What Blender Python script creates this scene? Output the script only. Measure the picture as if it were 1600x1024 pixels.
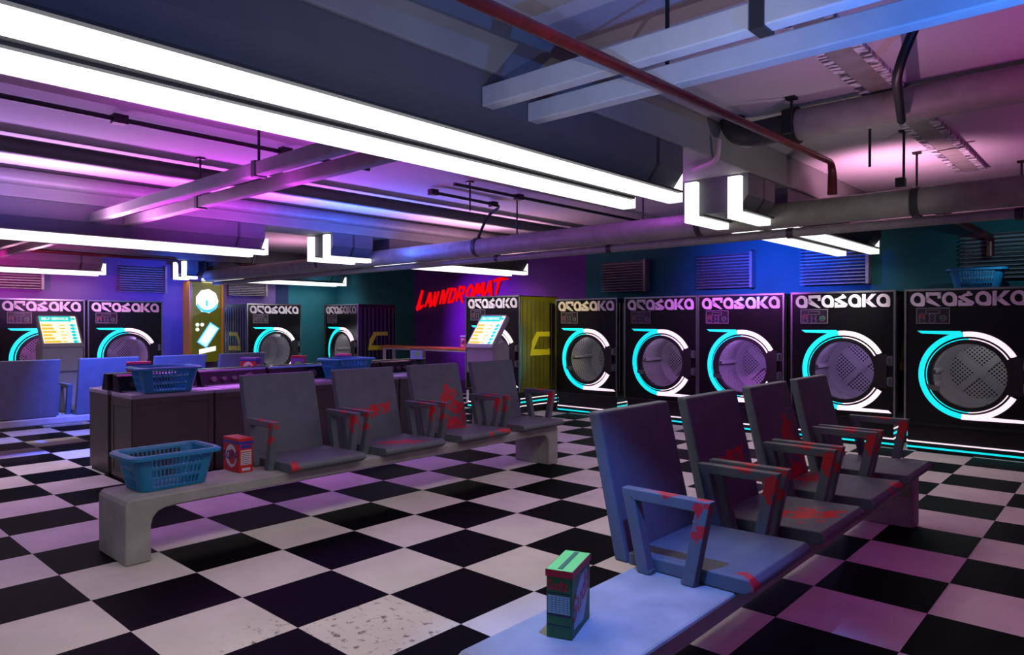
import bpy, bmesh, math, random
from mathutils import Vector, Matrix
random.seed(7)
sc = bpy.context.scene
for o in list(bpy.data.objects):
    bpy.data.objects.remove(o)
COL = sc.collection
T = 0.6                      # one floor tile in metres; layout numbers below are in tiles
PI = math.pi

# ------------------------------------------------------------------ camera
CAM = (9.42566, -2.24365, 2.657176)
YAW, PITCH = 2.303813, -0.0073346
cam_d = bpy.data.cameras.new('camera')
cam_d.sensor_fit = 'HORIZONTAL'
cam_d.sensor_width = 36.0
cam_d.lens = 1088.96 / 1600 * 36.0
cam_d.clip_start = 0.05
cam = bpy.data.objects.new('camera', cam_d)
COL.objects.link(cam)
cam.location = Vector(CAM) * T
fw = Vector((math.cos(PITCH) * math.cos(YAW), math.cos(PITCH) * math.sin(YAW), math.sin(PITCH)))
cam.rotation_euler = fw.to_track_quat('-Z', 'Y').to_euler()
sc.camera = cam

# ------------------------------------------------------------------ view, world
sc.view_settings.view_transform = 'Standard'
sc.view_settings.look = 'None'
sc.view_settings.exposure = 0.0
sc.view_settings.gamma = 1.0
sc.view_settings.use_curve_mapping = False
world = bpy.data.worlds.new('world')
sc.world = world
world.use_nodes = True
world.node_tree.nodes['Background'].inputs[0].default_value = (0.30, 0.32, 0.36, 1)
world.node_tree.nodes['Background'].inputs[1].default_value = 0.02

# ------------------------------------------------------------------ lights (positions in tiles)
def lamp(name, pos, col, power, target=None, size=0.0, cone=None, blend=1.0):
    d = bpy.data.lights.new(name, 'SPOT' if cone else 'POINT')
    d.color = col
    d.energy = power
    d.shadow_soft_size = size
    o = bpy.data.objects.new(name, d)
    COL.objects.link(o)
    o.location = Vector(pos) * T
    if cone:
        d.spot_size = math.radians(cone)
        d.spot_blend = blend
        o.rotation_euler = (Vector(target) - Vector(pos)).to_track_quat('-Z', 'Y').to_euler()
    return o
MAG = (1.0, 0.06, 0.85)
PINK = (1.0, 0.45, 0.75)
BLUE = (0.05, 0.16, 1.0)
VIO = (0.45, 0.12, 1.0)
LAV = (0.55, 0.50, 1.0)
TUBE_STRENGTH = 1.5          # the look of the tubes themselves
TUBE_LIGHT = 8.6             # radiance each tube sends down into the room
# coloured uplights washing the ceiling between the beams
def wash(i, j, z, col, power, cone=150, lean=(0, 0)):
    lamp('ceiling_wash', (i, j, z), col, power, (i + lean[0], j + lean[1], z + 1), 0.0, cone, 0.7)
def cove(i, j0, j1, z, col, power, tilt=0.0):
    d = bpy.data.lights.new('cove_light', 'AREA'); d.shape = 'RECTANGLE'
    d.size = 0.2 * T; d.size_y = (j1 - j0) * T
    d.color = col; d.energy = power
    o = bpy.data.objects.new('cove_light', d); COL.objects.link(o)
    o.location = Vector((i, (j0 + j1) / 2, z)) * T
    o.rotation_euler = (PI, tilt, 0)
cove(-4.5, -4.0, 0.8, 4.3, (0.36, 0.30, 1.0), 68.8, 0.25)
cove(-4.5, 0.8, 2.6, 4.3, (0.9, 0.42, 0.95), 42.6, 0.25)
cove(-4.3, 2.6, 5.6, 4.3, (0.85, 0.07, 1.0), 101.6, 0.25)
cove(-4.3, 6.0, 8.8, 4.3, (0.05, 0.14, 1.0), 101.6, 0.25)
cove(-4.3, 9.8, 13.0, 4.3, (1.0, 0.50, 0.80), 49.1, 0.25)
cove(3.1, 6.4, 8.8, 4.4, (0.6, 0.10, 1.0), 26)
cove(0.6, 1.0, 5.0, 4.4, (0.7, 0.05, 0.9), 16)
lamp('beam_side_wash', (-3.4, 0.4, 3.9), (0.14, 0.14, 1.0), 60, (-5.8, 0.6, 4.7), 0.0, 100, 1.0)
lamp('beam_side_wash', (-3.4, 4.9, 3.9), (0.45, 0.06, 1.0), 70, (-5.8, 5.0, 4.7), 0.0, 95, 1.0)
lamp('beam_side_wash', (-3.4, 8.4, 3.9), (0.05, 0.16, 1.0), 80, (-5.8, 8.6, 4.6), 0.0, 95, 1.0)
# right of the near strip lights
wash(11.6, 4.6, 3.7, (1.0, 0.03, 0.8), 210, 140, (0, 0.3))
wash(6.3, 10.8, 4.2, PINK, 85, 130, (0, 0.3))
wash(10.6, 11.4, 3.8, MAG, 60)
wash(7.4, 5.6, 4.0, PINK, 10)
wash(8.6, -0.5, 3.0, (0.25, 0.38, 1.0), 70, 150, (-1.0, 0))
# far left bay
wash(-12.0, 3.0, 3.9, PINK, 90)
wash(-12.0, 10.5, 3.9, PINK, 60)
lamp('beam_fill', (8.6, 1.0, 3.4), (0.9, 0.92, 1.0), 34, (5.0, 2.6, 4.7), 0.0, 110, 1.0)  # added fill for the side of the near beam, no fixture there
lamp('beam_fill', (8.3, 7.4, 3.6), (1.0, 0.97, 0.93), 26, (5.0, 8.0, 4.9), 0.0, 110, 1.0)  # second added fill, farther along the same beam
# blue lamps over the near bench and the strut pipes
lamp('bench_spot', (7.2, 1.0, 4.3), (0.09, 0.24, 1.0), 300, (6.9, 1.9, 0.8), 0.03, 52, 0.6)
lamp('strut_spot', (9.4, 2.0, 3.2), (0.03, 0.22, 1.0), 110, (8.3, 2.6, 4.7), 0.0, 100, 1.0)
# left bay floor and chair backs
lamp('bay_spot', (-4.6, 2.4, 4.2), (0.03, 0.10, 1.0), 1300, (-7.0, 3.6, 1.0), 0.03, 66, 0.8)
lamp('washer_spot', (-3.6, 3.6, 4.2), (0.7, 0.2, 1.0), 260, (-3.3, 4.0, 1.5), 0.03, 60, 0.9)
# coloured washes on the walls
lamp('wall_wash', (-14.2, 1.6, 3.9), (1.0, 0.02, 0.55), 330, (-17.6, 3.0, 3.6), 0.0, 120, 1.0)
lamp('wall_wash', (-14.2, 8.0, 3.9), (0.02, 0.12, 1.0), 290, (-17.6, 8.4, 3.2), 0.0, 110, 1.0)
lamp('wall_wash', (-9.0, 12.6, 3.6), (0.45, 0.05, 1.0), 520, (-8.2, 15.9, 2.6), 0.0, 80, 1.0)
lamp('wall_wash', (-15.0, 13.4, 3.9), (0.1, 0.7, 1.0), 60, (-17.6, 15.0, 3.2), 0.0, 110, 1.0)
lamp('wall_wash', (2.6, 13.2, 4.0), (0.0, 0.10, 1.0), 520, (2.4, 15.9, 3.9), 0.0, 105, 1.0)
lamp('wall_wash', (7.6, 13.6, 4.2), (0.3, 0.9, 1.0), 16, (7.6, 15.9, 4.0), 0.0, 110, 1.0)
# purple over the dryers of the right row, white glare beside it
lamp('dryer_spot', (2.1, 10.6, 4.2), (0.75, 0.15, 1.0), 330, (1.9, 14.05, 2.7), 0.03, 70, 1.0)
lamp('dryer_spot', (4.6, 12.6, 4.2), (1.0, 0.95, 0.95), 90, (4.7, 14.05, 3.1), 0.05, 50, 1.0)
lamp('dryer_spot', (-11.2, 4.4, 4.1), (1.0, 0.4, 0.9), 260, (-14.3, 4.6, 2.7), 0.03, 90, 1.0)
lamp('dryer_spot', (-11.4, 11.4, 4.1), (1.0, 0.95, 0.95), 110, (-14.0, 11.6, 2.8), 0.03, 90, 1.0)
lamp('dryer_spot', (-5.0, 11.0, 4.1), (1.0, 0.95, 0.95), 60, (-5.0, 12.94, 3.0), 0.03, 80, 1.0)
lamp('yellow_spot', (-0.6, 12.2, 3.9), (1.0, 0.9, 0.2), 150, (-4.0, 13.8, 2.4), 0.03, 60, 1.0)
lamp('floor_spot', (10.2, 5.6, 4.2), (1.0, 0.25, 0.75), 12, (9.6, 5.4, 0.0), 0.03, 80, 1.0)

# ------------------------------------------------------------------ helpers
def lin(r, g, b):
    f = lambda c: (c / 255) / 12.92 if c / 255 <= 0.04045 else ((c / 255 + 0.055) / 1.055) ** 2.4
    return (f(r), f(g), f(b), 1)

def mat(name, rgb, rough=0.5, metal=0.0, spec=0.5, emit=0.0, ecol=None, noise=0.0, nscale=6.0, bump=0.0, bscale=40.0):
    m = bpy.data.materials.new(name)
    m.use_nodes = True
    nt = m.node_tree
    p = nt.nodes['Principled BSDF']
    c = lin(*rgb)
    p.inputs['Base Color'].default_value = c
    p.inputs['Roughness'].default_value = rough
    p.inputs['Metallic'].default_value = metal
    p.inputs['Specular IOR Level'].default_value = spec
    if emit:
        p.inputs['Emission Color'].default_value = lin(*(ecol or rgb))
        p.inputs['Emission Strength'].default_value = emit
    if noise or bump:
        tc = nt.nodes.new('ShaderNodeTexCoord')
    if noise:
        n = nt.nodes.new('ShaderNodeTexNoise')
        n.inputs['Scale'].default_value = nscale
        n.inputs['Detail'].default_value = 6
        nt.links.new(tc.outputs['Object'], n.inputs['Vector'])
        r = nt.nodes.new('ShaderNodeValToRGB')
        lo = tuple(x * (1 - noise) for x in c[:3]) + (1,)
        hi = tuple(min(1, x * (1 + noise)) for x in c[:3]) + (1,)
        r.color_ramp.elements[0].position = 0.3
        r.color_ramp.elements[1].position = 0.7
        r.color_ramp.elements[0].color = lo
        r.color_ramp.elements[1].color = hi
        nt.links.new(n.outputs['Fac'], r.inputs['Fac'])
        nt.links.new(r.outputs['Color'], p.inputs['Base Color'])
    if bump:
        n2 = nt.nodes.new('ShaderNodeTexNoise')
        n2.inputs['Scale'].default_value = bscale
        nt.links.new(tc.outputs['Object'], n2.inputs['Vector'])
        b = nt.nodes.new('ShaderNodeBump')
        b.inputs['Strength'].default_value = bump
        nt.links.new(n2.outputs['Fac'], b.inputs['Height'])
        nt.links.new(b.outputs['Normal'], p.inputs['Normal'])
    return m

class MB:
    """collects polygons in tile units and builds one mesh object"""
    def __init__(self):
        self.v, self.f, self.m = [], [], []
    def add(self, vs, fs, mi=0):
        b = len(self.v)
        self.v += [tuple(x) for x in vs]
        for q in fs:
            self.f.append([b + k for k in q]); self.m.append(mi)
        return self
    def box(self, x0, x1, y0, y1, z0, z1, mi=0):
        vs = [(x0, y0, z0), (x1, y0, z0), (x1, y1, z0), (x0, y1, z0), (x0, y0, z1), (x1, y0, z1), (x1, y1, z1), (x0, y1, z1)]
        return self.hexa(vs, mi)
    def hexa(self, vs, mi=0):
        return self.add(vs, [(0, 3, 2, 1), (4, 5, 6, 7), (0, 1, 5, 4), (1, 2, 6, 5), (2, 3, 7, 6), (3, 0, 4, 7)], mi)
    def prism(self, poly, d, at, mi=0):
        """poly 2D loop (ccw) pushed through depth range d by at(u, v, w)"""
        n = len(poly)
        vs = [at(u, v, d[0]) for u, v in poly] + [at(u, v, d[1]) for u, v in poly]
        fs = [tuple(range(n))[::-1], tuple(range(n, 2 * n))]
        fs += [(k, (k + 1) % n, n + (k + 1) % n, n + k) for k in range(n)]
        return self.add(vs, fs, mi)
    def tube(self, pts, r, n=14, mi=0, cap=True):
        pts = [Vector(p) for p in pts]
        rs = r if isinstance(r, (list, tuple)) else [r] * len(pts)
        rings = []
        up = None
        for k, p in enumerate(pts):
            t = (pts[min(k + 1, len(pts) - 1)] - pts[max(k - 1, 0)]).normalized()
            if up is None:
                up = Vector((0, 0, 1)) if abs(t.z) < 0.9 else Vector((1, 0, 0))
            a = (up - t * up.dot(t)).normalized()
            up = a
            b = t.cross(a)
            rings.append([p + (a * math.cos(2 * PI * q / n + PI / n) + b * math.sin(2 * PI * q / n + PI / n)) * rs[k] for q in range(n)])
        vs = [v for ring in rings for v in ring]
        fs = []
        for k in range(len(rings) - 1):
            for q in range(n):
                a, b2 = k * n + q, k * n + (q + 1) % n
                fs.append((a, b2, b2 + n, a + n))
        if cap:
            fs.append(tuple(range(n))[::-1]); fs.append(tuple(range((len(rings) - 1) * n, len(rings) * n)))
        return self.add(vs, fs, mi)
    def disc(self, c, r, axis_u, axis_v, n=24, mi=0, depth=None):
        c, u, v = Vector(c), Vector(axis_u), Vector(axis_v)
        ring = [c + u * r * math.cos(2 * PI * k / n) + v * r * math.sin(2 * PI * k / n) for k in range(n)]
        if depth is None:
            return self.add(ring, [tuple(range(n))], mi)
        w = Vector(depth)
        vs = ring + [p + w for p in ring]
        fs = [tuple(range(n))[::-1], tuple(range(n, 2 * n))] + [(k, (k + 1) % n, n + (k + 1) % n, n + k) for k in range(n)]
        return self.add(vs, fs, mi)
    def xform(self, fn):
        self.v = [tuple(fn(Vector(p))) for p in self.v]
        return self
    def build(self, name, mats, parent=None, loc=None, bevel=0, seg=2, smooth=False, solid=0, fix=True):
        me = bpy.data.meshes.new(name)
        off = Vector(loc) if loc is not None else Vector((0, 0, 0))
        me.from_pydata([tuple((Vector(p) - off) * T) for p in self.v], [], self.f)
        for m in (mats if isinstance(mats, (list, tuple)) else [mats]):
            me.materials.append(m)
        me.polygons.foreach_set('material_index', self.m)
        if fix:
            bm = bmesh.new(); bm.from_mesh(me)
            bmesh.ops.recalc_face_normals(bm, faces=bm.faces)
            bm.to_mesh(me); bm.free()
        if smooth:
            me.polygons.foreach_set('use_smooth', [True] * len(me.polygons))
            try:
                me.set_sharp_from_angle(angle=math.radians(38))
            except Exception:
                pass
        me.update()
        o = bpy.data.objects.new(name, me)
        COL.objects.link(o)
        o.location = off * T
        if parent is not None:
            o.parent = parent
            if loc is not None:
                o.location = off * T - parent.location
        if solid:
            s = o.modifiers.new('thickness', 'SOLIDIFY'); s.thickness = solid * T; s.offset = 0
        if bevel:
            b = o.modifiers.new('bevel', 'BEVEL'); b.width = bevel * T; b.segments = seg; b.limit_method = 'ANGLE'
            b.angle_limit = math.radians(40)
        return o

def tag(o, label, cat, group=None, kind=None):
    o['label'] = label; o['category'] = cat
    if group: o['group'] = group
    if kind: o['kind'] = kind
    return o
def thing(name, label, cat, loc, rz=0.0, group=None):
    o = bpy.data.objects.new(name, None)
    COL.objects.link(o)
    o.empty_display_size = 0.1
    o.location = Vector(loc) * T
    o.rotation_euler = (0, 0, rz)
    return tag(o, label, cat, group)
def struct(o):
    o['kind'] = 'structure'
    return o
def kids(o):
    return [c for c in bpy.data.objects if c.parent == o]
def dup(root, loc, rz, label, group=None):
    r = root.copy(); COL.objects.link(r)
    r.location = Vector(loc) * T; r.rotation_euler = (0, 0, rz)
    r['label'] = label
    if group: r['group'] = group
    for ch in kids(root):
        c = ch.copy(); COL.objects.link(c); c.parent = r
        for g in kids(ch):
            d = g.copy(); COL.objects.link(d); d.parent = c
    return r
_tcache = {}
def text_polys(s):
    """mesh polygons of a word in the built-in font, unit size"""
    if s not in _tcache:
        cu = bpy.data.curves.new('t', 'FONT'); cu.body = s; cu.size = 1.0; cu.extrude = 0.0; cu.resolution_u = 3; cu.offset = 0.022
        o = bpy.data.objects.new('t', cu); COL.objects.link(o)
        dg = bpy.context.evaluated_depsgraph_get()
        me = o.evaluated_get(dg).to_mesh()
        vs = [tuple(v.co) for v in me.vertices]; fs = [tuple(p.vertices) for p in me.polygons]
        bpy.data.objects.remove(o)
        x0 = min(v[0] for v in vs); x1 = max(v[0] for v in vs); y0 = min(v[1] for v in vs); y1 = max(v[1] for v in vs)
        _tcache[s] = ([((v[0] - x0) / (x1 - x0), (v[1] - y0) / (y1 - y0)) for v in vs], fs)
    return _tcache[s]
def put_text(mb, s, at, mi=0):
    """at(u, v) maps the word's unit box into space"""
    vs, fs = text_polys(s)
    mb.add([at(u, v) for u, v in vs], fs, mi)

# ------------------------------------------------------------------ materials
M = {}
M['concrete'] = mat('concrete', (150, 148, 144), 0.85, noise=0.18, nscale=5, bump=0.15, bscale=60)
M['beam'] = mat('beam_paint', (132, 131, 128), 0.8, noise=0.08, nscale=3)
M['housing'] = mat('housing_metal', (84, 84, 88), 0.6, noise=0.06)
M['dark_metal'] = mat('dark_metal', (46, 46, 46), 0.5)
M['pipe'] = mat('painted_pipe', (140, 138, 130), 0.55, noise=0.15, nscale=8)
M['strut'] = mat('pale_strut', (200, 200, 200), 0.45, noise=0.06)
M['grey_strut'] = mat('grey_strut', (118, 116, 112), 0.5, noise=0.12)
M['bar'] = mat('ceiling_bar', (88, 86, 88), 0.5, noise=0.1)
M['red_pipe'] = mat('red_pipe', (84, 9, 15), 0.45, noise=0.35, nscale=14)
M['black'] = mat('black_paint', (14, 14, 15), 0.5)
M['ceil'] = mat('ceiling_plaster', (188, 180, 184), 0.9, noise=0.06, nscale=1.5)
M['tube'] = mat('tube_glow', (255, 255, 255), 0.4, emit=TUBE_STRENGTH, ecol=(255, 252, 250))
M['teal'] = mat('teal_wall', (12, 78, 88), 0.85, noise=0.1, nscale=2)  # wall section colours, switching at hard vertical edges
M['purple'] = mat('purple_wall', (86, 26, 120), 0.85, noise=0.1, nscale=2)
M['navy'] = mat('navy_wall', (16, 24, 70), 0.85)
M['grey_wall'] = mat('violet_wall', (92, 70, 128), 0.85, noise=0.08, nscale=2)
M['vent'] = mat('vent_metal', (112, 100, 114), 0.5, noise=0.15, nscale=20)
M['chrome'] = mat('polished_metal', (150, 150, 152), 0.3, 1.0)
M['gloss'] = mat('glossy_black_enamel', (13, 13, 14), 0.26, spec=0.35)
M['gloss_side'] = mat('dark_side_enamel', (20, 22, 24), 0.4, spec=0.3)
M['yellow_side'] = mat('yellow_lit_side', (96, 92, 14), 0.3, spec=0.6, noise=0.3, nscale=3)  # yellow light on a dark side sheet, put into the base colour
M['letter'] = mat('pale_lettering', (214, 206, 214), 0.45)
M['mark'] = mat('yellow_mark', (196, 184, 40), 0.5)
M['cyan'] = mat('cyan_light', (30, 215, 222), 0.4, emit=1.0, ecol=(10, 222, 228))
M['whitel'] = mat('white_light', (255, 235, 245), 0.4, emit=1.0, ecol=(255, 232, 242))
M['rubber'] = mat('black_rubber', (9, 9, 9), 0.45)
M['panel_line'] = mat('panel_outline', (120, 110, 125), 0.5)
M['panel_bg'] = mat('panel_face', (24, 14, 30), 0.4)
M['btn_red'] = mat('red_button', (120, 30, 45), 0.4)
M['btn_green'] = mat('green_button', (30, 90, 60), 0.4)
M['btn_dark'] = mat('dark_button', (40, 32, 60), 0.4)
M['washer'] = mat('washer_enamel', (74, 68, 60), 0.42, noise=0.1)
M['washer_top'] = mat('washer_top', (150, 140, 160), 0.35)
M['console'] = mat('console_plastic', (22, 12, 20), 0.25)
M['knob'] = mat('knob_plastic', (80, 66, 70), 0.35)
M['steel'] = mat('kiosk_metal', (160, 156, 152), 0.5, noise=0.05)
M['basket'] = mat('blue_plastic', (28, 118, 165), 0.4)
M['orange'] = mat('orange_lit_top', (215, 110, 70), 0.45, noise=0.12)  # orange light on the table top, put into its base colour
M['white_metal'] = mat('white_metal', (205, 200, 220), 0.4)
M['card_red'] = mat('red_card', (190, 22, 26), 0.5)
M['card_blue'] = mat('blue_card', (40, 48, 150), 0.5)
M['card_white'] = mat('white_card', (200, 192, 200), 0.5)
M['card_green'] = mat('green_card', (30, 96, 58), 0.5)
M['card_mint'] = mat('mint_card', (110, 210, 90), 0.5)
M['card_crimson'] = mat('crimson_card', (165, 16, 50), 0.5)
M['card_navy'] = mat('navy_card', (22, 24, 74), 0.5)
M['card_ink'] = mat('blue_ink', (20, 22, 110), 0.5)
M['card_sky'] = mat('sky_card', (140, 180, 205), 0.5)
M['card_pink'] = mat('pink_card', (215, 60, 130), 0.5)
M['card_brown'] = mat('brown_card', (120, 70, 60), 0.5)
M['card_violet'] = mat('violet_card', (120, 80, 170), 0.5)
M['scr_white'] = mat('screen_white', (255, 250, 225), 0.4, emit=1.0, ecol=(255, 244, 205))
M['scr_cyan'] = mat('screen_cyan', (20, 200, 195), 0.4, emit=1.0, ecol=(20, 205, 195))
M['scr_yellow'] = mat('screen_yellow', (222, 186, 60), 0.4, emit=1.0, ecol=(224, 190, 62))
M['scr_pale'] = mat('screen_pale', (225, 245, 235), 0.4, emit=1.0, ecol=(190, 240, 225))
M['olive'] = mat('olive_lightbox', (92, 86, 12), 0.35, emit=0.35, ecol=(98, 92, 14), noise=0.25, nscale=2.5)
M['amber'] = mat('amber_edge', (150, 92, 10), 0.35, emit=0.3, ecol=(150, 92, 10))
M['art_white'] = mat('art_white', (255, 255, 255), 0.4, emit=1.3, ecol=(240, 250, 250))
M['art_teal'] = mat('art_teal', (90, 190, 200), 0.4, emit=0.8, ecol=(70, 190, 200))
M['art_cream'] = mat('art_cream', (245, 245, 200), 0.4, emit=1.0, ecol=(245, 245, 200))
M['red_neon'] = mat('red_neon', (60, 0, 0), 1.0, spec=0.0, emit=1.0, ecol=(240, 8, 18))

def floor_mat():
    m = bpy.data.materials.new('checker_floor_tiles'); m.use_nodes = True
    nt = m.node_tree; N, L = nt.nodes, nt.links
    p = N['Principled BSDF']
    tc = N.new('ShaderNodeTexCoord')
    sp = N.new('ShaderNodeSeparateXYZ'); L.new(tc.outputs['Object'], sp.inputs[0])
    fl = []
    for ax in (0, 1):
        d = N.new('ShaderNodeMath'); d.operation = 'DIVIDE'; d.inputs[1].default_value = T; L.new(sp.outputs[ax], d.inputs[0])
        f = N.new('ShaderNodeMath'); f.operation = 'FLOOR'; L.new(d.outputs[0], f.inputs[0]); fl.append(f)
    a = N.new('ShaderNodeMath'); a.operation = 'ADD'; L.new(fl[0].outputs[0], a.inputs[0]); L.new(fl[1].outputs[0], a.inputs[1])
    md = N.new('ShaderNodeMath'); md.operation = 'FLOORED_MODULO'; md.inputs[1].default_value = 2; L.new(a.outputs[0], md.inputs[0])
    n1 = N.new('ShaderNodeTexNoise'); n1.inputs['Scale'].default_value = 2.2; n1.inputs['Detail'].default_value = 8; L.new(tc.outputs['Object'], n1.inputs['Vector'])
    rw = N.new('ShaderNodeValToRGB'); L.new(n1.outputs['Fac'], rw.inputs['Fac'])
    rw.color_ramp.elements[0].position = 0.3; rw.color_ramp.elements[1].position = 0.75
    rw.color_ramp.elements[0].color = lin(186, 178, 172); rw.color_ramp.elements[1].color = lin(206, 198, 192)
    # scuffed dirt patch on the pale tiles nearest the viewer
    n2 = N.new('ShaderNodeTexNoise'); n2.inputs['Scale'].default_value = 17; n2.inputs['Detail'].default_value = 5; n2.inputs['Roughness'].default_value = 0.65; L.new(tc.outputs['Object'], n2.inputs['Vector'])
    r2 = N.new('ShaderNodeValToRGB'); L.new(n2.outputs['Fac'], r2.inputs['Fac'])
    r2.color_ramp.elements[0].position = 0.56; r2.color_ramp.elements[1].position = 0.64
    dist = N.new('ShaderNodeVectorMath'); dist.operation = 'DISTANCE'; L.new(tc.outputs['Object'], dist.inputs[0]); dist.inputs[1].default_value = (4.6 * T, 1.05 * T, 0)
    mr = N.new('ShaderNodeMapRange'); mr.inputs['From Min'].default_value = 0.75 * T; mr.inputs['From Max'].default_value = 1.15 * T; mr.inputs['To Min'].default_value = 0.8; mr.inputs['To Max'].default_value = 0.0; L.new(dist.outputs['Value'], mr.inputs['Value'])
    mm = N.new('ShaderNodeMath'); mm.operation = 'MULTIPLY'; L.new(r2.outputs['Color'], mm.inputs[0]); L.new(mr.outputs['Result'], mm.inputs[1])
    dm = N.new('ShaderNodeMix'); dm.data_type = 'RGBA'; L.new(mm.outputs[0], dm.inputs['Factor']); L.new(rw.outputs['Color'], dm.inputs['A']); dm.inputs['B'].default_value = lin(70, 66, 62)
    mx = N.new('ShaderNodeMix'); mx.data_type = 'RGBA'; L.new(md.outputs[0], mx.inputs['Factor']); mx.inputs['A'].default_value = lin(4, 4, 4); L.new(dm.outputs['Result'], mx.inputs['B'])
    L.new(mx.outputs['Result'], p.inputs['Base Color'])
    p.inputs['Roughness'].default_value = 0.55
    p.inputs['Specular IOR Level'].default_value = 0.04
    return m

def blood_mat(name, rgb, blobs, rough=0.6):
    """grey plastic with splashes: blobs are (x, y, z, rx, ry, rz) ellipsoids in thing-local tiles, edges broken up by noise"""
    m = mat(name, rgb, rough, noise=0.1, nscale=9)
    nt = m.node_tree; N, L = nt.nodes, nt.links
    p = N['Principled BSDF']
    base = p.inputs['Base Color'].links[0].from_socket
    tc = [n for n in N if n.type == 'TEX_COORD'][0]
    nz = N.new('ShaderNodeTexNoise'); nz.inputs['Scale'].default_value = 15; nz.inputs['Detail'].default_value = 4; L.new(tc.outputs['Object'], nz.inputs['Vector'])
    prev = None
    for (x, y, z, rx, ry, rz) in blobs:
        s = N.new('ShaderNodeVectorMath'); s.operation = 'SUBTRACT'; L.new(tc.outputs['Object'], s.inputs[0]); s.inputs[1].default_value = (x * T, y * T, z * T)
        q = N.new('ShaderNodeVectorMath'); q.operation = 'DIVIDE'; L.new(s.outputs[0], q.inputs[0]); q.inputs[1].default_value = (rx * T, ry * T, rz * T)
        ln = N.new('ShaderNodeVectorMath'); ln.operation = 'LENGTH'; L.new(q.outputs[0], ln.inputs[0])
        if prev is None:
            prev = ln.outputs['Value']
        else:
            mn = N.new('ShaderNodeMath'); mn.operation = 'MINIMUM'; L.new(prev, mn.inputs[0]); L.new(ln.outputs['Value'], mn.inputs[1]); prev = mn.outputs[0]
    nn = N.new('ShaderNodeMath'); nn.operation = 'MULTIPLY_ADD'; L.new(nz.outputs['Fac'], nn.inputs[0]); nn.inputs[1].default_value = 4.2; nn.inputs[2].default_value = -2.0
    ad = N.new('ShaderNodeMath'); ad.operation = 'ADD'; L.new(prev, ad.inputs[0]); L.new(nn.outputs[0], ad.inputs[1])
    mr = N.new('ShaderNodeMapRange'); L.new(ad.outputs[0], mr.inputs['Value'])
    mr.inputs['From Min'].default_value = 0.85; mr.inputs['From Max'].default_value = 1.0; mr.inputs['To Min'].default_value = 0.92; mr.inputs['To Max'].default_value = 0.0
    mx = N.new('ShaderNodeMix'); mx.data_type = 'RGBA'; L.new(mr.outputs['Result'], mx.inputs['Factor']); L.new(base, mx.inputs['A']); mx.inputs['B'].default_value = lin(190, 8, 26)
    L.new(mx.outputs['Result'], p.inputs['Base Color'])
    return m

def drum_mat():
    m = bpy.data.materials.new('perforated_drum_steel'); m.use_nodes = True
    nt = m.node_tree; N, L = nt.nodes, nt.links
    p = N['Principled BSDF']
    tc = N.new('ShaderNodeTexCoord')
    mp = N.new('ShaderNodeMapping'); mp.inputs['Rotation'].default_value = (0, 0, PI / 4); L.new(tc.outputs['UV'], mp.inputs['Vector'])
    v = N.new('ShaderNodeTexVoronoi'); v.voronoi_dimensions = '2D'; v.feature = 'F1'; v.inputs['Scale'].default_value = 1 / 0.062; v.inputs['Randomness'].default_value = 0.0
    L.new(mp.outputs[0], v.inputs['Vector'])
    r = N.new('ShaderNodeValToRGB'); L.new(v.outputs['Distance'], r.inputs['Fac'])
    r.color_ramp.elements[0].position = 0.30; r.color_ramp.elements[1].position = 0.38
    r.color_ramp.elements[0].color = lin(10, 9, 10); r.color_ramp.elements[1].color = lin(168, 164, 168)
    L.new(r.outputs['Color'], p.inputs['Base Color'])
    p.inputs['Roughness'].default_value = 0.5
    return m

def glass_mat():
    m = bpy.data.materials.new('door_glass'); m.use_nodes = True
    nt = m.node_tree; N, L = nt.nodes, nt.links
    N.remove(N['Principled BSDF'])
    t = N.new('ShaderNodeBsdfTransparent'); t.inputs[0].default_value = (0.9, 0.9, 0.92, 1)
    g = N.new('ShaderNodeBsdfGlossy'); g.inputs['Roughness'].default_value = 0.05
    mx = N.new('ShaderNodeMixShader'); mx.inputs[0].default_value = 0.035
    L.new(t.outputs[0], mx.inputs[1]); L.new(g.outputs[0], mx.inputs[2]); L.new(mx.outputs[0], N['Material Output'].inputs[0])
    return m

def tray_mat():
    m = mat('mottled_galvanised', (190, 185, 190), 0.4)
    nt = m.node_tree; N, L = nt.nodes, nt.links
    tc = N.new('ShaderNodeTexCoord'); mp = N.new('ShaderNodeMapping'); mp.inputs['Scale'].default_value = (6, 14, 3); mp.inputs['Rotation'].default_value = (0, 0.4, 0.5)
    L.new(tc.outputs['Object'], mp.inputs['Vector'])
    n = N.new('ShaderNodeTexNoise'); n.inputs['Scale'].default_value = 1.5; n.inputs['Detail'].default_value = 7; L.new(mp.outputs[0], n.inputs['Vector'])
    r = N.new('ShaderNodeValToRGB'); r.color_ramp.elements[0].position = 0.44; r.color_ramp.elements[1].position = 0.56
    r.color_ramp.elements[0].color = lin(70, 70, 74); r.color_ramp.elements[1].color = lin(225, 222, 225)
    L.new(n.outputs['Fac'], r.inputs['Fac']); L.new(r.outputs['Color'], N['Principled BSDF'].inputs['Base Color'])
    return m
M['floor'] = floor_mat()
M['drum'] = drum_mat()
M['glass'] = glass_mat()
M['tray'] = tray_mat()

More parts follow.
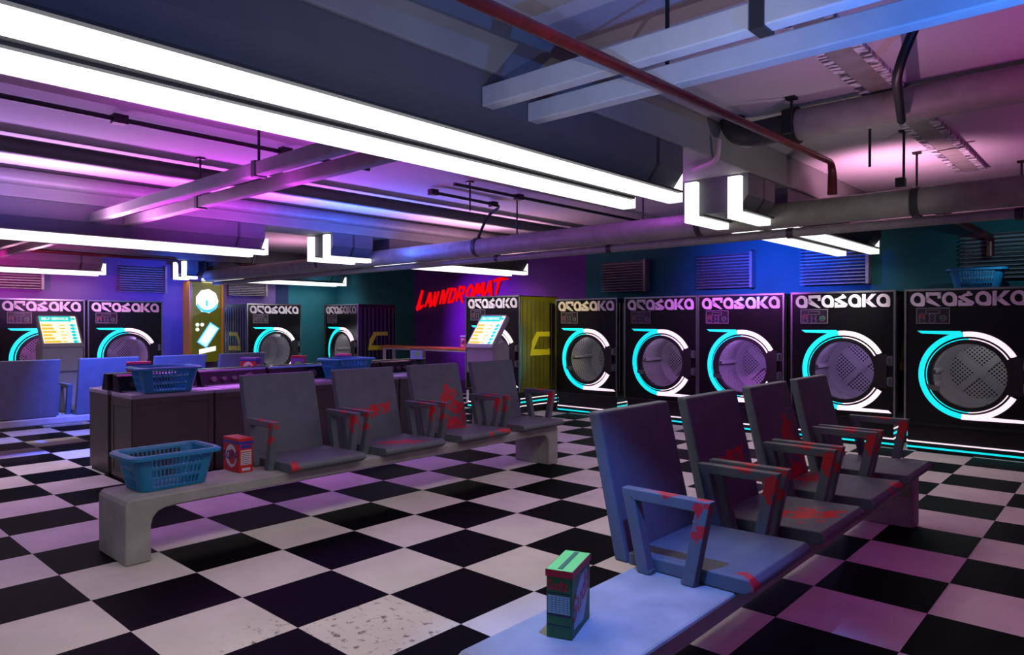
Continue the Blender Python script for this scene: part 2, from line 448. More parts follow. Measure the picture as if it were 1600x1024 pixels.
# ------------------------------------------------------------------ room shell
ZC = 5.45
JW, IW = 15.9, -17.6
I1, J0 = 16.0, -7.0
struct(MB().box(IW, I1, J0, JW, -0.2, 0.0).build('floor', M['floor']))
struct(MB().box(IW - 0.3, I1 + 0.3, J0 - 0.3, JW + 0.3, ZC, ZC + 0.3).build('ceiling', M['ceil']))
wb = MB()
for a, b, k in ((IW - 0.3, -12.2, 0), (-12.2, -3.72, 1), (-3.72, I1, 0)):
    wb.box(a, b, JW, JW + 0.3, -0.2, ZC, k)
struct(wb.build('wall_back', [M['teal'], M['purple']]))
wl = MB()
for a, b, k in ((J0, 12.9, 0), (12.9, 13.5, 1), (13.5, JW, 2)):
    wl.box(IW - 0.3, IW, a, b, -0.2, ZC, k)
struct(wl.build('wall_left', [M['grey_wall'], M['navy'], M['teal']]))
struct(MB().box(I1, I1 + 0.3, J0, JW + 0.3, -0.2, ZC).build('wall_right', M['teal']))
struct(MB().box(IW, I1, J0 - 0.3, J0, -0.2, ZC).build('wall_front', M['grey_wall']))

# concrete beams and the strip lights slung under them
BEAMS = [4.48, -6.25, -16.72]
for k, c in enumerate(BEAMS):
    struct(MB().box(c - 0.6, c + 0.57, J0, JW, 4.93, ZC).build('trim_%d' % (k + 1), M['beam'], bevel=0.02))

def strip_light(c, j0, j1, label, gap=None):
    t = thing('strip_light', label, 'strip light', (c, j0, 4.93), 0, 'twin tube strip lights under the beams')
    at = lambda u, v, w: (c + u, w, v)
    prof = [(-0.53, 4.925), (-0.53, 4.60), (-0.36, 4.37), (0.36, 4.37), (0.53, 4.60), (0.53, 4.925)]
    spans = [(j0, j1)] if gap is None else [(j0, gap[0]), (gap[1], j1)]
    for a, b in spans:
        MB().prism(prof, (a + (0.12 if a == j0 else 0.0), b - (0.12 if b == j1 else 0.0)), at).build('housing', M['housing'], t, (c, j0, 4.93))
    for q in (j0 + 0.75, j1 - 0.75):
        MB().prism([(u * 1.012, 4.76 + (v - 4.76) * 1.012) if v < 4.9 else (u * 1.012, v) for u, v in prof], (q - 0.03, q + 0.03), at).build('seam_band', M['dark_metal'], t, (c, j0, 4.93))
    for e in (-0.36, 0.36):
        x0, x1 = c + e - 0.1, c + e + 0.1
        for a, b in spans:
            MB().box(x0 - 0.06, x1 + 0.06, a + (0.11 if a == j0 else 0), b - (0.11 if b == j1 else 0), 4.347, 4.372).build('shade_lip', M['dark_metal'], t, (c, j0, 4.93))  # added lip above the tube, keeps its light off the housing
            m = MB().box(x0, x1, a, b, 4.245, 4.345)
            if a == j0: m.box(x0, x1, j0, j0 + 0.1, 4.345, 4.88)
            if b == j1: m.box(x0, x1, j1 - 0.1, j1, 4.345, 4.62)
            m.build('light_tube', M['tube'], t, (c, j0, 4.93))
            d = bpy.data.lights.new('tube_light', 'AREA'); d.shape = 'RECTANGLE'
            d.size = 0.2 * T; d.size_y = (b - a) * T
            d.energy = TUBE_LIGHT * PI * d.size * d.size_y
            d.color = (1.0, 0.98, 0.84); d.spread = math.radians(150)
            o = bpy.data.objects.new('tube_light', d); COL.objects.link(o)
            o.location = Vector((c + e, (a + b) / 2, 4.24)) * T
    return t
strip_light(BEAMS[0], -6.5, 6.1, 'longest glowing twin tube light running from the upper left corner to mid ceiling')
strip_light(BEAMS[0], 7.88, 15.45, 'twin tube light above the right dryer row, past the grey ceiling duct', (9.05, 9.6))
strip_light(BEAMS[1], -6.5, 6.1, 'twin tube light under the purple lit middle beam at left')
strip_light(BEAMS[1], 7.7, 15.45, 'twin tube light above the red wall lettering', (9.05, 9.6))
strip_light(BEAMS[2], -6.5, 6.0, 'shortest looking tube light at the far left above the wall dryers')
strip_light(BEAMS[2], 8.55, 15.5, 'twin tube light above the yellow coin sign', (9.05, 9.6))

# ------------------------------------------------------------------ pipes and ceiling gear
def pipe(name, pts, r, m, label, cat='pipe', group=None, n=16, extra=None):
    mb = MB().tube(pts, r, n)
    if extra: extra(mb)
    o = mb.build(name, m, None, pts[0], smooth=n > 8)
    return tag(o, label, cat, group)
def bend(pts, r, k=6):
    """rounds the corners of a polyline"""
    out = [Vector(pts[0])]
    for a, b, c in zip(pts, pts[1:], pts[2:]):
        a, b, c = Vector(a), Vector(b), Vector(c)
        p, q = b + (a - b).normalized() * r, b + (c - b).normalized() * r
        for s in range(k + 1):
            t = s / k
            out.append(p * (1 - t) ** 2 + b * 2 * t * (1 - t) + q * t * t)
    out.append(Vector(pts[-1]))
    return out
def strut(i0, i1, j, z, label, group, clamp_at=()):
    mb = MB().box(i0, i1, j - 0.075, j + 0.075, z - 0.06, z + 0.12)
    o = tag(mb.build('strut_pipe', M['strut'] if i0 > 0 else M['grey_strut'], None, (i0, j, z), bevel=0.012), label, 'pipe', group)
    for x in clamp_at:
        MB().box(x - 0.05, x + 0.05, j - 0.09, j + 0.09, z - 0.075, z + 0.135).build('pipe_clamp', M['dark_metal'], o, (x, j, z))
    return o
fa, fb = BEAMS[0] + 0.535, BEAMS[0] - 0.535
ga, gb = BEAMS[1] + 0.535, BEAMS[1] - 0.535
G1 = 'paired square pipes between the beams'
strut(fa, 15.9, 2.32, 4.66, 'blue lit square ceiling pipe at upper right, left one of the pair', G1, (7.55,))
strut(fa, 15.9, 2.95, 4.66, 'blue lit square ceiling pipe at upper right, lower one of the pair', G1)
strut(ga, fb, 2.40, 4.66, 'grey square pipe between the strip lights at left, upper one of the pair', G1, (0.72,))
strut(ga, fb, 3.02, 4.66, 'grey square pipe between the strip lights at left, lower one of the pair', G1, (-2.43,))
strut(fa, 15.9, 13.05, 4.72, 'pale square pipe above the wall vent at right, upper one of the pair', G1)
strut(fa, 15.9, 13.62, 4.72, 'pale square pipe above the wall vent at right, lower one of the pair', G1)
strut(ga, fb, 13.05, 4.72, 'pale square pipe under the grey duct mid ceiling, nearer one of the pair', G1)
strut(ga, fb, 13.62, 4.72, 'pale square pipe under the grey duct mid ceiling, farther one of the pair', G1)
strut(BEAMS[2] + 0.535, gb, 13.05, 4.72, 'pale square pipe in the far left bay, nearer one of the pair', G1)
strut(BEAMS[2] + 0.535, gb, 13.62, 4.72, 'pale square pipe in the far left bay, farther one of the pair', G1)
strut(BEAMS[2] + 0.535, gb, 2.40, 4.66, 'short looking square pipe behind the middle strip light, upper one of the pair', G1)
strut(BEAMS[2] + 0.535, gb, 3.02, 4.66, 'short looking square pipe behind the middle strip light, lower one of the pair', G1)

def clamps(mb, xs, j, z, r):
    for x in xs:
        mb.tube([(x - 0.05, j, z), (x + 0.05, j, z)], r, 16)
du = thing('ceiling_duct', 'large grey round duct crossing the whole ceiling from right to left', 'duct', (15.9, 9.28, 4.43))
MB().tube([(15.9, 9.28, 4.45), (-15.9, 9.28, 4.35)], 0.205, 22).build('duct_pipe', M['pipe'], du, (0, 0, 0), smooth=True).location = -Vector((15.9, 9.28, 4.43)) * T
def glued(o, root):
    """keeps a part built in world tiles where it stands under its thing"""
    o.location = -Vector(root.location)
    return o
p2 = thing('service_pipe', 'thinner grey pipe running just below the large ceiling duct', 'pipe', (15.9, 9.50, 4.18))
glued(MB().tube([(15.9, 9.50, 4.18), (-15.9, 9.50, 4.09)], 0.075, 16).build('pipe_run', M['pipe'], p2, (0, 0, 0), smooth=True), p2)
for x in (8.2, 5.1, 1.5, -1.6):
    cl = MB(); clamps(cl, (x,), 9.50, 4.145, 0.09)
    glued(cl.build('clamp', M['dark_metal'], p2, (0, 0, 0), smooth=True), p2)
for x in (11.5, 7.0, 3.6, -2.0, -8.5):
    cl = MB(); clamps(cl, (x,), 9.28, 4.41, 0.228)
    glued(cl.build('clamp', M['dark_metal'], du, (0, 0, 0), smooth=True), du)

pipe('ceiling_pipe', [(-2.95, J0 + 0.05, 5.27), (-2.95, JW - 0.02, 5.27)], 0.13, M['bar'], 'grey pipe along the ceiling crossing the bright pink glow at left', 'pipe', 'grey pipes along the ceiling')
pipe('ceiling_pipe', [(-5.38, J0 + 0.05, 5.24), (-5.38, JW - 0.02, 5.24)], 0.14, M['bar'], 'grey pipe along the ceiling hugging the middle beam', 'pipe', 'grey pipes along the ceiling')
# thin sprinkler lines
def joints(pts):
    def ex(mb):
        for p in pts: mb.box(p[0] - 0.07, p[0] + 0.07, p[1] - 0.09, p[1] + 0.09, p[2] - 0.06, p[2] + 0.06)
    return ex
pipe('sprinkler_line', [(-0.62, J0 + 0.05, 5.35), (-0.66, 5.2, 5.35)], 0.035, M['black'], 'thin black sprinkler line along the ceiling at upper left', 'pipe', None, 8, joints([(-0.65, 1.16, 5.35), (-0.6, 3.55, 5.35)]))
pipe('sprinkler_line', [(-0.5, 7.1, 5.35), (-0.45, 15.85, 5.35)], 0.035, M['black'], 'thin black sprinkler line above the middle of the far ceiling', 'pipe', None, 8, joints([(-0.5, 9.0, 5.35)]))
pipe('sprinkler_line', bend([(-1.45, 7.3, 5.35), (-1.55, 9.6, 5.35), (-2.0, 9.6, 5.2), (-2.2, 9.45, 4.62)], 0.25), 0.035, M['black'], 'thin black sprinkler line bending down onto the large duct', 'pipe', None, 8, joints([(-1.45, 7.4, 5.35), (-1.54, 9.3, 5.35)]))
pipe('sprinkler_line', bend([(-12.0, 7.3, 5.35), (-12.1, 9.4, 5.35), (-12.5, 9.4, 5.2), (-12.7, 9.3, 4.6)], 0.25), 0.03, M['black'], 'thin black sprinkler line seen through the gap between the middle lights', 'pipe', None, 8)
# red pipework
RED = bend([(7.09, -1.05, 4.15), (5.92, 8.98, 5.10), (5.92, 8.98, 4.62)], 0.25)
pipe('red_fire_pipe', RED, [0.038 + 0.034 * k / (len(RED) - 1) for k in range(len(RED))], M['red_pipe'], 'dark red pipe along the ceiling at right, turning down onto the duct', 'pipe', None, 14, None)
pipe('red_fire_pipe', bend([(6.98, 9.40, 4.46), (7.1, 15.3, 4.44), (7.1, 15.3, 4.05)], 0.12), 0.07, M['red_pipe'], 'short dark red pipe ending above the right wall vent', 'pipe', None, 12, joints([(7.02, 12.4, 4.48)]))
pipe('red_fire_pipe', bend([(-16.0, 0.5, 4.9), (-16.0, 8.3, 4.86), (-16.0, 8.3, 4.4)], 0.2), 0.05, M['red_pipe'], 'red pipe at far left turning down in front of the blue wall vent', 'pipe', None, 12)
pipe('red_fire_pipe', [(-15.9, 10.5, 4.86), (-15.9, 15.85, 4.86)], 0.05, M['red_pipe'], 'red pipe along the beam above the far corner dryers', 'pipe', None, 12)
pipe('pink_drain_pipe', bend([(4.6, 7.05, 4.88), (5.12, 6.75, 4.88), (5.16, 6.7, 5.15)], 0.12), 0.035, mat('pink_pipe', (190, 150, 160), 0.5), 'thin pinkish pipe bending under the near beam beside the light', 'pipe', None, 10)
# purple round duct with elbow, strap and tray
rd = thing('vent_duct', 'round purple lit duct with dark elbow at the upper right', 'duct', (6.15, 6.87, 5.19))
glued(MB().tube([(6.10, 6.87, 5.19), (15.9, 6.87, 5.19)], 0.2, 22).build('duct_pipe', M['pipe'], rd, (0, 0, 0), smooth=True), rd)
glued(MB().tube(bend([(6.10, 6.87, 5.19), (5.35, 6.87, 5.17), (5.26, 6.87, 5.44)], 0.25, 10), 0.17, 20).build('elbow', M['dark_metal'], rd, (0, 0, 0), smooth=True), rd)
cl = MB().tube([(6.05, 6.87, 5.19), (6.17, 6.87, 5.19)], 0.235, 18).box(6.05, 6.17, 6.59, 6.67, 5.04, 5.34)
glued(cl.build('collar', M['black'], rd, (0, 0, 0), smooth=True), rd)
pipe('flexible_conduit', bend([(7.95, 4.9, 5.44), (7.72, 5.0, 5.0), (7.42, 6.55, 4.93)], 0.35, 10), 0.045, M['black'], 'black curved conduit hanging from the ceiling in front of the purple duct', 'conduit', None, 10)
tr = thing('cable_tray', 'long mottled metal cable tray on the ceiling at upper right', 'cable tray', (7.12, 2.9, 5.3))
glued(MB().box(6.96, 7.30, 2.2, 12.75, 5.40, 5.448).build('tray_bed', M['pipe'], tr, (0, 0, 0)), tr)
for x in (6.92, 7.28):
    glued(MB().box(x, x + 0.1, 2.2, 12.75, 5.395, 5.449).build('side_rail', M['tray'], tr, (0, 0, 0)), tr)
# hanging rods
def rod(i, j, z0, label, block=False):
    mb = MB().tube([(i, j, z0), (i, j, ZC - 0.005)], 0.018, 8).box(i - 0.06, i + 0.06, j - 0.06, j + 0.06, ZC - 0.03, ZC - 0.003)
    if block: mb.box(i - 0.1, i + 0.02, j - 0.06, j + 0.06, z0, z0 + 0.12)
    tag(mb.build('hanger_rod', M['black'], None, (i, j, z0)), label, 'hanger rod', 'thin rods hanging from the ceiling')
rod(6.49, 2.95, 4.785, 'thin black rod holding the blue lit square pipes at upper right')
rod(6.21, 6.5, 5.10, 'short black rod beside the dark duct elbow')
rod(6.68, 8.1, 4.78, 'thin black rod left of the cable tray, ending in mid air')
rod(6.87, 9.1, 4.64, 'thin black rod with a square block meeting the big duct at right', True)
rod(6.70, 10.7, 4.62, 'thin black rod behind the big duct, right of the block rod')
rod(7.90, 12.6, 4.9, 'short black rod at the right edge above the big duct')
rod(0.72, 2.40, 4.785, 'thin black rod holding the upper of the left grey square pipes')
rod(-2.43, 3.02, 4.785, 'thin black rod holding the lower of the left grey square pipes')
rod(-0.42, 7.45, 4.86, 'thin black rod beside the sprinkler lines mid ceiling')
rod(-0.8, 9.28, 4.6, 'thin black rod dropping to the duct right of the curved sprinkler line')
rod(2.4, 9.28, 4.6, 'thin black rod above the duct near the end of the longest light')

# ------------------------------------------------------------------ wall vents
def vent(loc, rz, w, h, label, nsl=11):
    t = thing('wall_vent', label, 'vent', loc, rz, 'louvred vents high on the walls')
    MB().box(-w / 2, w / 2, -0.03, -0.002, 0, h).build('back_plate', M['vent'], t)
    s = MB()
    for k in range(nsl):
        z = (k + 0.5) / nsl * h
        s.hexa([(-w / 2 - 0.06, -0.22, z - 0.045), (w / 2 - 0.02, -0.22, z - 0.045), (w / 2 - 0.02, -0.03, z + 0.02), (-w / 2 - 0.06, -0.03, z + 0.02),
                (-w / 2 - 0.06, -0.22, z - 0.03), (w / 2 - 0.02, -0.22, z - 0.03), (w / 2 - 0.02, -0.03, z + 0.035), (-w / 2 - 0.06, -0.03, z + 0.035)])
    s.build('louvre_slats', M['vent'], t)
    MB().box(w / 2 - 0.02, w / 2 + 0.05, -0.27, -0.002, -0.02, h + 0.02).build('side_plate', M['vent'], t)
    return t
vent((-2.2, JW, 3.6), 0, 1.5, 0.92, 'grey louvred wall vent nearest the dark purple wall section')
vent((1.03, JW, 3.6), 0, 1.5, 0.92, 'purple lit louvred vent above the middle dryer of the right row')
vent((3.86, JW, 3.6), 0, 1.5, 0.92, 'purple louvred vent partly hidden behind the strip light at right')
vent((7.35, JW, 3.6), 0, 1.6, 0.98, 'large grey louvred vent behind the basket at the right edge')
vent((IW, 3.6, 3.75), PI / 2, 1.7, 0.95, 'magenta lit louvred vent at the left edge above the first dryer')
vent((IW, 7.6, 3.75), PI / 2, 1.5, 0.95, 'blue lit louvred vent above the second dryer on the left wall')
vent((IW, 11.6, 3.75), PI / 2, 1.5, 0.75, 'dark louvred vent right of the yellow coin sign')

# ------------------------------------------------------------------ big dryers
def arc(cx, cz, r, a0, a1, n):
    return [(cx + r * math.cos(math.radians(a0 + (a1 - a0) * k / n)), cz + r * math.sin(math.radians(a0 + (a1 - a0) * k / n))) for k in range(n + 1)]
def band(mb, outer, inner, y0, y1, mi=0):
    """extruded strip between two polylines, front at y0"""
    n = len(outer)
    vs = [(x, y0, z) for x, z in outer] + [(x, y0, z) for x, z in inner] + [(x, y1, z) for x, z in outer] + [(x, y1, z) for x, z in inner]
    fs = []
    for k in range(n - 1):
        fs.append((k, k + 1, n + k + 1, n + k))
        fs.append((k + 1, k, 2 * n + k, 2 * n + k + 1))
        fs.append((n + k, n + k + 1, 3 * n + k + 1, 3 * n + k))
    fs.append((0, n, 3 * n, 2 * n)); fs.append((n - 1, 3 * n - 1 + n, 2 * n - 1 + 2 * n - n, 2 * n - 1)) if False else None
    fs = [f for f in fs if f]
    mb.add(vs, fs, mi)
def glyph_a(mb, x, z, w, h, at):
    n = 28
    out, inn = [], []
    for k in range(n + 1):
        a = 2 * PI * k / n - PI / 2
        c, s = math.cos(a), math.sin(a)
        ox, oz = 0.5 + 0.5 * c, 0.5 + 0.5 * s
        if c > 0 and s < 0.35:
            q = max(abs(c), abs(s) if s < 0 else 0)
            ox, oz = 0.5 + 0.5 * c / max(q, 0.01), 0.5 + 0.5 * (s / max(q, 0.01) if s < 0 else s)
            ox = min(ox, 1.0)
        out.append((ox, oz))
        ix, iz = 0.48 + 0.24 * c, 0.5 + 0.27 * s
        if c > 0 and s < 0:
            ix, iz = min(0.72, 0.48 + 0.34 * c), 0.5 + 0.27 * s
        inn.append((ix, iz))
    f = [(x + u * w, z + v * h) for u, v in out]
    g = [(x + u * w, z + v * h) for u, v in inn]
    band(mb, f, g, at[0], at[1])
def glyph_poly(mb, polys, x, z, w, h, at):
    for p in polys:
        mb.prism([(x + u * w, z + v * h) for u, v in p], (at[1], at[0]), lambda u, v, d: (u, d, v))
G_R = [[(0, 0.30), (0.22, 0.42), (0.22, 1.0), (0, 1.0)], [(0.2, 0.76), (1.0, 0.76), (1.0, 1.0), (0.2, 1.0)], [(0.78, 0.55), (1.0, 0.55), (1.0, 0.8), (0.78, 0.8)], [(0.0, 0.42), (0.12, 0.26), (0.78, 0.0), (1.0, 0.0), (0.22, 0.62), (0.0, 0.62)]]
G_S = [[(0.0, 0.0), (0.86, 0.0), (1.0, 0.16), (0.9, 0.24), (0.0, 0.24)], [(0.62, 0.2), (1.0, 0.12), (1.0, 0.28), (0.34, 0.66), (0.0, 0.66), (0.0, 0.58)], [(0.0, 0.22), (0.2, 0.22), (0.3, 0.36), (0.0, 0.42)], [(0.0, 0.6), (0.9, 0.72), (0.9, 0.86), (0.42, 0.86), (0.2, 0.72), (0.0, 0.7)], [(0.5, 0.86), (0.9, 0.8), (0.7, 1.02), (0.58, 1.02)]]
G_K = [[(0, 0), (0.26, 0), (0.26, 1), (0, 1)], [(0.2, 0.42), (0.7, 1.0), (1.06, 1.0), (0.42, 0.36)], [(0.2, 0.56), (0.42, 0.62), (1.1, 0.0), (0.74, 0.0), (0.2, 0.4)]]

W, D, H = 2.14, 1.72, 3.33
def make_dryer(side, label, loc, rz, depth=D, height=H, smark='right'):
    t = thing('tumble_dryer', label, 'tumble dryer', loc, rz, 'black neon trimmed tumble dryers')
    cx, cz, R = 1.12, 1.60, 0.70
    k = height / H
    # local frame: x right, y into the machine, z up; front face at y = 0
    b = MB()
    n = 48
    ring = [(cx + R * math.cos(2 * PI * q / n), cz + R * math.sin(2 * PI * q / n)) for q in range(n)]
    rect = []
    x0, x1, z0, z1 = 0.02, W - 0.02, 0.62, H - 0.02
    for x, z in ring:
        dx, dz = x - cx, z - cz
        s = min(((x1 - cx) / dx if dx > 0 else (x0 - cx) / dx) if abs(dx) > 1e-6 else 1e9, ((z1 - cz) / dz if dz > 0 else (z0 - cz) / dz) if abs(dz) > 1e-6 else 1e9)
        rect.append((cx + dx * s, cz + dz * s))
    for cxn, czn in ((x0, z0), (x0, z1), (x1, z0), (x1, z1)):
        q = min(range(n), key=lambda w: (rect[w][0] - cxn) ** 2 + (rect[w][1] - czn) ** 2)
        rect[q] = (cxn, czn)
    vs = [(x, 0, z) for x, z in ring] + [(x, 0, z) for x, z in rect] + [(x, 0.12, z) for x, z in ring]
    fs = [(q, (q + 1) % n, n + (q + 1) % n, n + q) for q in range(n)] + [(q, 2 * n + q, 2 * n + (q + 1) % n, (q + 1) % n) for q in range(n)]
    b.add(vs, fs)
    b.build('front_panel', M['gloss'], t, fix=True)
    c = MB().box(0.0, 0.02, 0.0, depth, 0.60, H).box(W - 0.02, W, 0.0, depth, 0.60, H).box(0, W, 0.0, depth, H - 0.02, H).box(0.02, W - 0.02, 0, depth, 0.60, 0.62).box(0.02, W - 0.02, depth - 0.02, depth, 0.62, H - 0.02)
    c.build('cabinet', [M[side]], t)
    fr = MB()
    for x in (-0.02, W - 0.02):
        fr.box(x, x + 0.04, -0.03, 0.03, 0.60, H)
    fr.box(-0.02, W + 0.02, -0.03, 0.03, H - 0.03, H + 0.012)
    fr.build('frame_trim', M['chrome'], t)
    # the ribbed side sheets with their bracket marks
    for sx, nm in ((0.0, -1), (W, 1)):
        rb = MB()
        for q in range(9):
            y = 0.12 + q * (depth - 0.24) / 8
            rb.tube([(sx + nm * 0.005, y, 0.75), (sx + nm * 0.005, y, H - 0.12)], 0.012, 6)
        rb.build('side_rib', M['chrome'], t)
        mk = MB()
        f = (lambda y: y) if nm > 0 else (lambda y: y)
        a = 0.42
        for p in ([(a + 0.10, 2.02), (a + 0.30, 2.30), (a + 0.92, 2.30), (a + 0.92, 2.16), (a + 0.40, 2.16), (a + 0.22, 1.88), (a + 0.02, 1.62)],
                  [(a + 0.02, 1.62), (a + 0.96, 1.62), (a + 0.96, 1.80), (a + 0.84, 1.80), (a + 0.84, 1.78), (a + 0.16, 1.80)]):
            mk.prism([(y, z) for y, z in p], (0, 0.018), lambda u, v, d: (sx + nm * d, u, v))
        mk.build('side_mark', M['mark'], t)
    pl = MB().box(0.03, W - 0.03, 0.06, depth - 0.03, 0.0, 0.56).box(0.0, W, -0.05, depth, 0.55, 0.60)
    pl.build('plinth', M['rubber'], t)
    MB().box(0.02, W - 0.02, 0.03, 0.06, 0.178, 0.202).build('light_strip', M['whitel'], t)
    MB().box(0.02, W - 0.02, 0.03, 0.06, 0.062, 0.094).build('light_strip', M['cyan'], t)
    for xs in ((0.02, 0.03), (W - 0.03, W - 0.02)):
        MB().box(xs[0] - 0.004, xs[1] + 0.004, 0.06, depth - 0.03, 0.40, 0.424).box(xs[0] - 0.004, xs[1] + 0.004, 0.06, depth - 0.03, 0.19, 0.214).build('light_strip', M['whitel'], t)
        MB().box(xs[0] - 0.004, xs[1] + 0.004, 0.06, depth - 0.03, 0.29, 0.33).build('light_strip', M['cyan'], t)
    # lettering a r a s a k a
    lt = MB()
    lx, lw, gp, z, h, at = 0.09, 0.265, 0.018, 2.985, 0.285, (-0.022, 0.0)
    for q, ch in enumerate('arasaka'):
        x = lx + q * (lw + gp)
        if ch == 'a': glyph_a(lt, x, z, lw, h, at)
        else: glyph_poly(lt, {'r': G_R, 's': G_S, 'k': G_K}[ch], x, z, lw, h, at)
    lt.build('lettering', M['letter'], t)
    # control panel
    cp = MB().box(0.20, 0.80, -0.02, 0.0, 2.63, 2.955).build('control_panel', M['panel_bg'], t)
    ol = MB()
    for (xa, xb, za, zb) in ((0.20, 0.80, 2.63, 2.645), (0.20, 0.80, 2.94, 2.955), (0.20, 0.215, 2.63, 2.955), (0.785, 0.80, 2.63, 2.955),
                             (0.37, 0.62, 2.90, 2.91), (0.37, 0.62, 2.835, 2.845), (0.37, 0.38, 2.835, 2.91), (0.61, 0.62, 2.835, 2.91)):
        ol.box(xa, xb, -0.028, -0.018, za, zb)
    for (bx, bz) in ((0.305, 2.785), (0.305, 2.70), (0.49, 2.785), (0.49, 2.70), (0.68, 2.745)):
        band(ol, arc(bx, bz, 0.062, 0, 360, 20), arc(bx, bz, 0.052, 0, 360, 20), -0.028, -0.018)
    ol.build('panel_outline', M['panel_line'], cp)
    for (bx, bz, mm) in ((0.305, 2.785, 'btn_red'), (0.305, 2.70, 'btn_dark'), (0.49, 2.785, 'btn_dark'), (0.49, 2.70, 'btn_dark'), (0.68, 2.745, 'btn_green')):
        MB().disc((bx, -0.02, bz), 0.048, (1, 0, 0), (0, 0, 0.75), 18, 0, (0, -0.015, 0)).build('button', M[mm], cp)
    # lit ring: cyan left half with tail to the left, white right half with tail to the right
    ro, ri = 0.875, 0.775
    cy = MB()
    band(cy, arc(cx, cz, ro, 98, 262, 40), arc(cx, cz, ri, 98, 262, 40), -0.025, 0.0)
    cy.prism([(0.22, 2.485), (0.30, 2.43), (0.98, 2.41), (0.98, 2.485)], (0.0, -0.025), lambda u, v, d: (u, d, v))
    cy.build('ring_light', M['cyan'], t)
    wh = MB()
    band(wh, arc(cx, cz, ro, 97, 28, 22), arc(cx, cz, ri, 97, 28, 22), -0.025, 0.0)
    wh.build('ring_light', M['whitel'], t)
    wh = MB()
    band(wh, arc(cx, cz, ro, -98, -28, 22), arc(cx, cz, ri, -98, -28, 22), -0.025, 0.0)
    wh.prism([(1.0, 0.722), (2.08, 0.735), (2.02, 0.79), (1.5, 0.80), (1.0, 0.80)], (0.0, -0.025), lambda u, v, d: (u, d, v))
    wh.build('ring_light', M['whitel'], t)
    for a0, a1, mm in ((90, 28, 'whitel'), (-90, -28, 'whitel'), (90, 270, 'cyan')):
        il = MB()
        band(il, arc(cx, cz, 0.735, a0, a1, 30), arc(cx, cz, 0.718, a0, a1, 30), -0.05, 0.0)
        il.build('ring_light', M[mm], t)
    # door: black rubber frame, glass, hinge block, catch
    dr = MB()
    o_, i_ = arc(cx, cz, 0.715, 0, 360, 56), arc(cx, cz, 0.635, 0, 360, 56)
    band(dr, o_, i_, -0.06, 0.10)
    dr.box(cx + 0.66, 2.00, -0.055, 0.0, 1.26, 1.98)
    door = dr.build('door', M['rubber'], t, smooth=True)
    MB().disc((cx, 0.01, cz), 0.636, (1, 0, 0), (0, 0, 1), 48, 0, (0, 0.012, 0)).build('glass', M['glass'], door)
    for z in (1.32, 1.76):
        MB().tube([(2.03, -0.05, z), (2.03, -0.05, z + 0.16)], 0.035, 12).box(1.96, 2.10, -0.02, 0.0, z - 0.02, z + 0.18).build('hinge', M['chrome'], door, smooth=True)
    MB().hexa([(cx - 0.70, -0.07, cz - 0.30), (cx - 0.50, -0.07, cz - 0.34), (cx - 0.50, 0.0, cz - 0.34), (cx - 0.70, 0.0, cz - 0.30),
               (cx - 0.70, -0.07, cz - 0.20), (cx - 0.50, -0.07, cz - 0.24), (cx - 0.50, 0.0, cz - 0.24), (cx - 0.70, 0.0, cz - 0.20)]).build('door_catch', M['chrome'], door)
    # drum
    dm = MB()
    r0, yb = 0.69, 1.45
    A, B = arc(cx, cz, r0, 0, 360, 48), arc(cx, cz, r0 - 0.06, 0, 360, 48)
    n = 49
    ys, rb_ = yb - 0.30, 0.58
    dm.add([(x, 0.11, z) for x, z in A] + [(x, ys, z) for x, z in A], [(q, q + 1, n + q + 1, n + q) for q in range(n - 1)])
    dm.disc((cx, yb - 0.04, cz), rb_, (1, 0, 0), (0, 0, 1), 48)
    drum = dm.build('drum', M['drum'], t, fix=False)
    uv = drum.data.uv_layers.new(name='uv')
    for po in drum.data.polygons:
        for li in po.loop_indices:
            co = drum.data.vertices[drum.data.loops[li].vertex_index].co / T
            if len(po.vertices) > 4:
                uv.data[li].uv = (co.x, co.z)
            else:
                an = math.atan2(co.z - cz, co.x - cx)
                if an < 0 and po.center.z / T - cz > -0.001 and abs(an) > 3: an += 2 * PI
                if an > 3 and po.center.z / T - cz < 0.001: an -= 2 * PI
                uv.data[li].uv = (an * r0, co.y)
    cone = MB()
    C_ = arc(cx, cz, rb_ + 0.02, 0, 360, 48); Dd = arc(cx, cz, rb_ - 0.02, 0, 360, 48)
    cone.add([(x, ys, z) for x, z in A] + [(x, yb - 0.10, z) for x, z in C_] + [(x, yb - 0.04, z) for x, z in Dd], [(q, q + 1, n + q + 1, n + q) for q in range(n - 1)] + [(n + q, n + q + 1, 2 * n + q + 1, 2 * n + q) for q in range(n - 1)])
    cone.build('drum_shoulder', M['drum_plain'], drum, smooth=True)
    yb -= 0.04; r1 = r0; r0 = 0.57
    sp = MB()
    for a in (45, 135, 225, 315):
        c_, s_ = math.cos(math.radians(a)), math.sin(math.radians(a))
        px, pz = -s_ * 0.07, c_ * 0.07
        vs = []
        for y in (yb - 0.03, yb):
            vs += [(cx + px, y, cz + pz), (cx + c_ * r0 + px, y, cz + s_ * r0 + pz), (cx + c_ * r0 - px, y, cz + s_ * r0 - pz), (cx - px, y, cz - pz)]
        sp.hexa(vs)
    sp.disc((cx, yb, cz), 0.13, (1, 0, 0), (0, 0, 1), 24, 0, (0, -0.05, 0)).disc((cx, yb, cz), 0.06, (1, 0, 0), (0, 0, 1), 20, 0, (0, -0.08, 0))
    sp.build('drum_spokes', M['drum_plain'], drum)
    r0 = r1
    vn = MB()
